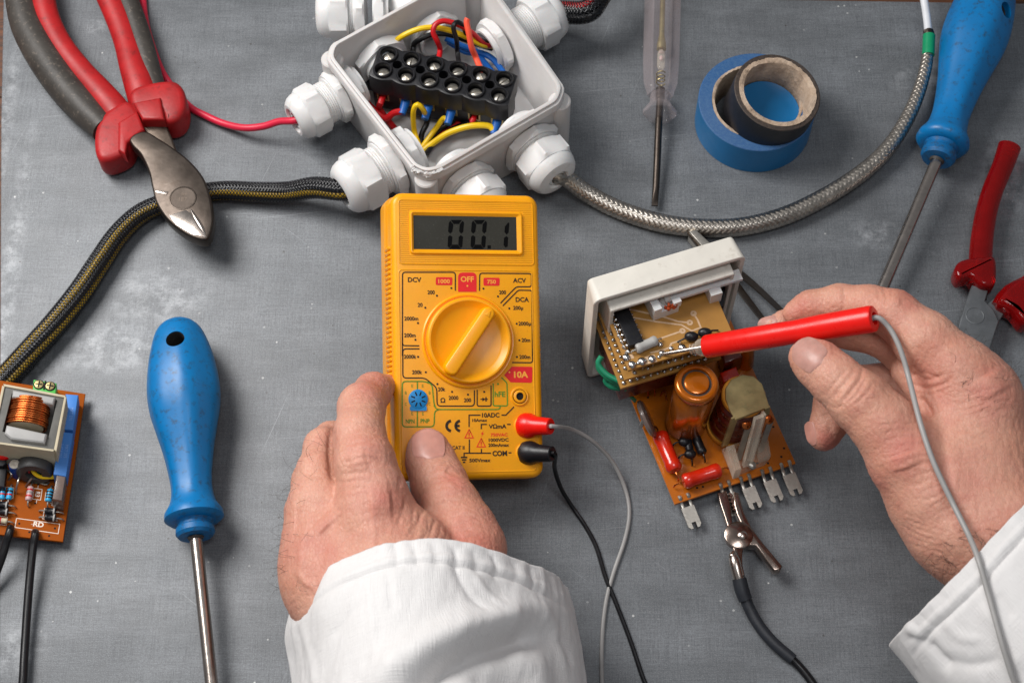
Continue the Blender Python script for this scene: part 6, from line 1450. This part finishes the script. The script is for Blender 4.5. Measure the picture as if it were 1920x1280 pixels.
thb_f = chainN([(1514, 668, 94, 36), (1534, 682, 95, 44), (1568, 712, 96, 48), (1612, 752, 96, 56), (1660, 800, 94, 62), (1706, 862, 90, 76), (1756, 925, 86, 92)], 3.4)
F_ = palm
for q, k in ((pky_f, 6), (rng_f, 6), (mid_f, 6), (idx_f, 8)): F_ = np.minimum(F_, smin(palm, q, k))
F_ = smin(F_, smin(palm, mid2, 6), 1.0); F_ = smin(F_, smin(palm, thb_f, 4), .8)
FE = [([(1722, 742), (1738, 765), (1748, 780)], 6, -1.6), ([(1700, 678), (1712, 690), (1735, 712), (1775, 700)], 4, -.7), ([(1705, 718), (1740, 728), (1775, 716), (1785, 704)], 4, -.6), ([(1704, 705), (1735, 700), (1765, 712)], 3, -.4), ([(1710, 735), (1750, 738), (1790, 722)], 3, -.3),
      ([(1578, 752), (1592, 738), (1612, 712), (1618, 690)], 4, -.65), ([(1560, 748), (1575, 728), (1600, 700)], 3.5, -.5), ([(1586, 758), (1606, 738), (1625, 708)], 3.5, -.5), ([(1570, 756), (1590, 726), (1608, 704)], 4, .35), ([(1552, 735), (1570, 712), (1590, 690)], 3, -.3), ([(1594, 762), (1618, 745), (1640, 715)], 3, -.3),
      ([(1580, 535), (1584, 560), (1578, 590)], 4, -.45), ([(1655, 538), (1662, 560), (1658, 575)], 4, -.45), ([(1645, 540), (1650, 565)], 3, -.3), ([(1672, 545), (1668, 565)], 3, -.3), ([(1660, 560), (1690, 566)], 12, .5),
      ([(1760, 800), (1772, 860), (1775, 930), (1790, 980)], 12, -.9), ([(1738, 830), (1748, 890)], 14, .5), ([(1690, 850), (1700, 880)], 26, 1.0), ([(1655, 905), (1672, 960), (1710, 1010)], 7, -.4), ([(1850, 700), (1872, 740)], 28, 1.0),
      ([(1538, 775), (1552, 788), (1560, 810)], 6, -.5), ([(1545, 755), (1565, 765), (1582, 758)], 3, -.3)]
for k in range(16): FE.append(([(1755 + k * 3, 735 + k * 9), (1800 + k * 3, 742 + k * 8 + 6 * rng.rand()), (1862, 728 + k * 8)], 2.6, -.2))
for k in range(14): FE.append(([(1640 + k * 9, 800 + k * 14), (1675 + k * 9, 790 + k * 13 + 6 * rng.rand()), (1712 + k * 8, 796 + k * 12)], 2.6, -.16))
for k in range(6): FE.append(([(1660 + k * 9, 930 + 18 * k), (1690 + k * 10, 960 + 14 * k), (1730 + k * 10, 975 + 13 * k)], 3, -.22))
me, coR = hand_mesh(RHf, F_, FE, 23)
redness(me, coR, [(1690, 840, 50, .5), (1560, 640, 25, .3), (1700, 560, 30, .4), (1760, 720, 45, .35), (1550, 830, 28, .55), (1860, 730, 50, .4), (1640, 905, 30, .4), (1500, 575, 24, .4), (1800, 900, 60, .25)])
handR = add_mesh('hand', me, SKIN, person)
nail(coR, (1517, 664), (.80, .62), 60, 66, M_NAIL_OLD, handR, .5)
nail(coR, (1440, 604), (.95, -.25), 22, 40, M_NAIL_OLD, handR, .3)
nail(coR, (1521, 812), (-.22, -1), 22, 46, M_NAIL, handR, .3)

# ---- sleeves
def sleeve(rows, nu, nv, under, feats, seed, thick, uvk=1.0, hem=None, amp=1.0):
    """rows: list of polylines (px,py,z) from cuff to elbow; under(t) gives how far the hidden half drops"""
    R_ = [catmull([list(W(*p)) for p in r_], nu) for r_ in rows]
    G_ = np.array([[R_[k][i] for k in range(len(rows))] for i in range(nu + 1)])      # nu+1, rows, 3
    top = np.zeros((nv + 1, nu + 1, 3))
    for i in range(nu + 1):
        C = catmull([list(p) for p in G_[i]], nv); top[:, i] = np.array(C)
    m_ = nu // 2; bot = np.zeros((nv + 1, m_ - 1, 3))
    for j in range(m_ - 1):
        t = (j + 1) / m_; p = top[:, nu] * (1 - t) + top[:, 0] * t; p = p.copy(); p[:, 2] = np.maximum(2.0, p[:, 2] - under * math.sin(math.pi * t) ** .6); bot[:, j] = p
    A = np.concatenate([top, bot], 1); nw = A.shape[1]; P = A.reshape(-1, 3)
    # normals
    du = np.roll(A, -1, 1) - np.roll(A, 1, 1); dv = np.gradient(A, axis=0); N = np.cross(du, dv); N /= np.linalg.norm(N, axis=2)[:, :, None] + 1e-9
    if (N[nv // 2, nu // 2, 2] < 0): N = -N
    Nf = N.reshape(-1, 3)
    D = sculpt(P, Nf, feats)
    for sz, am in ((18., 1.8), (7.0, .42), (2.4, .16)): D += (vnoise(P / sz, seed + int(sz)) - .5) * am * amp
    jj, ii = np.divmod(np.arange(len(P)), nw); D += (vnoise(np.stack([ii / 1.6 + jj * .12, jj / 16., ii * 0 + 3.3], 1), seed) - .5) * .5 * amp + (vnoise(np.stack([ii / 5. + jj * .05, jj / 30., ii * 0 + 7.3], 1), seed + 5) - .5) * 1.0 * amp
    V_ = P + Nf * D[:, None]; V_[:, 2] = np.maximum(V_[:, 2], 1.2)
    last = V_[-nw:]; dr_ = last.mean(0) - V_[-nw * 12:-nw * 11].mean(0); dr_[2] = 0; dr_ /= np.linalg.norm(dr_)
    V_ = np.concatenate([V_, last + dr_ * 110, last * [1, 1, 1.05] + dr_ * 230]); nv += 2
    mb = MB(); f = [(k * nw + i, k * nw + (i + 1) % nw, (k + 1) * nw + (i + 1) % nw, (k + 1) * nw + i) for k in range(nv) for i in range(nw)]
    uu = [[((i + a) * .35e-3 * 3, (k + b) * 1e-3) for a, b in ((0, 0), (1, 0), (1, 1), (0, 1))] for k in range(nv) for i in range(nw)]
    f.append(tuple(nv * nw + i for i in range(nw))); uu.append([(0, 0)] * nw)
    mb.add([tuple(p) for p in V_], f, None, uu)
    o = obj('sleeve', mb, CLOTH, person, smooth=180)
    sd = o.modifiers.new('thickness', 'SOLIDIFY'); sd.thickness = thick * S; sd.offset = -1
    return o
def lerp_row(a, b, t): return [tuple(np.array(p) * (1 - t) + np.array(q) * t) for p, q in zip(a, b)]
r0 = [(543, 1150, 46), (560, 1118, 62), (600, 1080, 78), (655, 1045, 88), (722, 1021, 92), (800, 1011, 92), (868, 1020, 88), (940, 1040, 80), (1000, 1062, 68), (1040, 1078, 54), (1063, 1104, 36)]
r1 = [(537, 1192, 42), (556, 1170, 62), (598, 1138, 82), (655, 1108, 94), (722, 1088, 99), (800, 1080, 99), (868, 1086, 94), (940, 1102, 84), (1005, 1122, 72), (1055, 1140, 54), (1078, 1155, 34)]
r2 = [(550, 1250, 40), (568, 1235, 62), (610, 1212, 84), (665, 1192, 98), (730, 1178, 104), (800, 1172, 104), (870, 1178, 98), (945, 1190, 86), (1015, 1205, 72), (1070, 1215, 52), (1091, 1225, 32)]
r3 = [(556, 1330, 40), (576, 1325, 64), (618, 1315, 88), (672, 1308, 102), (736, 1302, 108), (804, 1300, 108), (872, 1302, 102), (950, 1308, 90), (1020, 1314, 74), (1078, 1320, 54), (1100, 1330, 32)]
r4 = [(x + 10, y + 170, z) for x, y, z in r3]
FS = [([(700, 1300), (760, 1240), (840, 1195), (930, 1165), (1010, 1150)], 34, 6.0), ([(770, 1330), (830, 1262), (900, 1222), (980, 1198), (1040, 1190)], 26, -6.5), ([(960, 1215), (1000, 1260), (1010, 1310)], 26, 3.2), ([(880, 1260), (950, 1300), (970, 1340)], 20, -2.6), ([(820, 1290), (860, 1320)], 24, 3),
      ([(590, 1132), (640, 1098), (710, 1070), (790, 1056), (870, 1064), (950, 1084), (1010, 1112), (1058, 1140)], 5, -1.1), ([(590, 1122), (640, 1088), (710, 1060), (790, 1046), (870, 1053), (950, 1073), (1010, 1098), (1058, 1124)], 5, .6),
      ([(690, 1085), (700, 1160), (706, 1250)], 6, .7), ([(730, 1080), (735, 1150)], 6, -.7), ([(850, 1060), (875, 1110), (905, 1160)], 8, -1.2), ([(880, 1065), (905, 1110), (940, 1150)], 7, .9), ([(620, 1200), (660, 1150), (700, 1110)], 8, -.5), ([(575, 1180), (590, 1240), (600, 1300)], 6, .8), ([(560, 1170), (570, 1230), (575, 1280)], 5, -.8), ([(990, 1120), (1040, 1180), (1060, 1260)], 10, 1.2), ([(1050, 1190), (1066, 1250)], 7, -1.2)]
for k in range(19):                                       # pleats gathered along the hem
    x = 720 + k * 18; y = 1014 + max(0, (x - 800)) ** 1.25 * .062; FS.append(([(x, y + 3), (x + 4 + 5 * rng.rand(), y + 22), (x + 8, y + 44 + 16 * rng.rand())], 4.2, (-.8 if k % 2 else .5) * (.3 + .9 * rng.rand())))
slL = sleeve([r0, r1, r2, r3, r4], 150, 120, 46, FS, 41, .9)
q0 = [(1672, 1202, 58), (1690, 1182, 74), (1725, 1148, 88), (1775, 1098, 100), (1830, 1042, 108), (1885, 985, 112), (1930, 938, 112), (1985, 880, 106), (2040, 825, 92), (2080, 790, 70)]
dq = np.array([62., 78.]); rowsR = []
for k, (sh, zz, wd) in enumerate(((0, 0, 0), (.5, 3, 4), (1.3, 6, 8), (2.4, 8, 10), (4.2, 8, 10))):
    rowsR.append([(x + dq[0] * sh * (1 + .35 * i / 9), y + dq[1] * sh * (1 - .1 * i / 9), z + zz * math.sin(math.pi * i / 9)) for i, (x, y, z) in enumerate(q0)])
FR_ = [([(1705, 1238), (1750, 1180), (1800, 1135), (1850, 1085), (1900, 1030), (1950, 975)], 6, -1.2), ([(1698, 1226), (1742, 1168), (1792, 1123), (1842, 1073), (1892, 1018), (1942, 965)], 5, .7),
       ([(1708, 1190), (1740, 1200), (1790, 1260)], 10, -2.2), ([(1700, 1172), (1728, 1190), (1750, 1205)], 9, 1.6), ([(1760, 1230), (1820, 1245), (1880, 1235)], 12, -1.0), ([(1840, 1130), (1880, 1180), (1920, 1260)], 14, 1.2), ([(1870, 1110), (1900, 1160)], 9, -.8), ([(1775, 1160), (1800, 1190), (1840, 1200)], 8, .8)]
for k in range(12):
    x = 1705 + k * 19; y = 1168 - k * 19.3; FR_.append(([(x, y), (x + 14, y + 12), (x + 26 + 6 * rng.rand(), y + 26)], 4, (-.5 if k % 2 else .4)))
slR = sleeve(rowsR, 130, 110, 52, FR_, 77, .9, amp=.75)
# a few hairs
M_HAIR = pmat('arm_hair', '2a1d15', .4, var=.3, bump=0)
def hairs(co, zone, n, ln, dirn, seed, parent):
    rg = np.random.RandomState(seed); P = proj(co); m = MB()
    sel = np.where((P[:, 0] > zone[0]) & (P[:, 0] < zone[2]) & (P[:, 1] > zone[1]) & (P[:, 1] < zone[3]) & (co[:, 2] > zone[4]))[0]
    if len(sel) == 0: return
    for i in rg.choice(sel, n):
        p = Vector(co[i]); d = Vector((dirn[0] + rg.randn() * .5, dirn[1] + rg.randn() * .5, .35)).normalized(); L = ln * (.6 + .8 * rg.rand()); b = Vector((rg.randn(), rg.randn(), -.4)) * .25
        m.tube([p, p + d * L * .35 + Vector((0, 0, .5)), p + d * L * .7 + b * L * .4 + Vector((0, 0, .4)), p + (d + b * 1.6) * L], [.055, .05, .04, .02], 4, seg=5)
    obj('hair', m, M_HAIR, parent, smooth=180)['kind'] = 'stuff'
hairs(coL, (530, 880, 600, 1110, 40), 46, 6, (-.6, -.3), 1, handL); hairs(coL, (565, 820, 610, 880, 40), 14, 5, (-.5, .2), 2, handL)
hairs(coR, (1745, 990, 1900, 1090, 70), 60, 6, (.2, -.7), 3, handR); hairs(coR, (1790, 600, 1910, 780, 80), 60, 3.5, (.5, .4), 4, handR)

# ------------------------------------------------------------------ red probe in the right hand
slv = np.array([tuple(v.co) for v in slR.data.vertices]) / S + np.array(WM[slR.name].translation) / S
allv = np.concatenate([coR, slv]); PA = proj(allv)
CABLE = []; last = 106.
for x, y in ((1667, 614), (1682, 640), (1694, 672), (1703, 704), (1712, 740), (1720, 772), (1729, 804), (1740, 838), (1752, 870), (1768, 905), (1785, 940), (1800, 970), (1815, 1000), (1828, 1030), (1838, 1060), (1848, 1095), (1858, 1130), (1869, 1170), (1880, 1210), (1894, 1255), (1908, 1300), (1930, 1400), (1950, 1600)):
    near = allv[(np.abs(PA - np.array([x, y])) < 12).all(1)]; z = (near[:, 2].max() + 1.6) if len(near) else last; CABLE.append([x, y, z]); last = z
for _ in range(2):
    zs = [c[2] for c in CABLE]
    for i in range(1, len(zs) - 1): CABLE[i][2] = max(zs[i], (zs[i - 1] + zs[i + 1]) / 2)
pr = thing('test_probe', 'red test probe with a grey cable held in the right hand over the stacked boards', 'test probe', W(1240, 665, 58))
tipP, bodyA, bodyB = W(1238, 664, 58.6), W(1322, 650, 67.5), W(1640, 597, 108)
Mp = axisM(bodyA, bodyB); Lp = (bodyB - bodyA).length
m = MB(); m.lathe([(2.6, 0), (4.5, .4), (4.75, 1.2), (4.75, Lp * .45), (4.6, Lp * .55), (5.1, Lp * .7), (5.25, Lp - 1.5), (5.0, Lp - .4), (4.4, Lp), (2.6, Lp), (2.4, Lp - 3), (.01, Lp - 3)], 40, Mp, cap=False); pbody = obj('probe_handle', m, M_REDPL, pr, smooth=40)
nd = (bodyA - tipP).normalized(); m = MB(); m.lathe([(.25, 0), (.75, 2.5), (.85, 12), (.9, (bodyA - tipP).length)], 20, axisM(tipP, bodyA), cap=True); obj('needle', m, M_CHROME, pr)
m = MB(); c0 = bodyA - nd * 6.5; m.lathe([(1.5, 0), (2.0, .2), (2.0, .8), (1.5, 1.0), (1.5, 1.4), (2.1, 1.6), (2.1, 2.3), (1.6, 2.5), (2.8, 3.0), (3.5, 4.2), (3.7, 6.6)], 28, axisM(c0, bodyA)); obj('ferrule', m, M_CLEARAMB, pr)
m = MB(); e_ = bodyB; db = (bodyB - bodyA).normalized()
m.tube([e_ - db * 3, e_ + db * 1.5] + WL(CABLE), 1.05, 12); obj('cable', m, M_GREYW, pr)
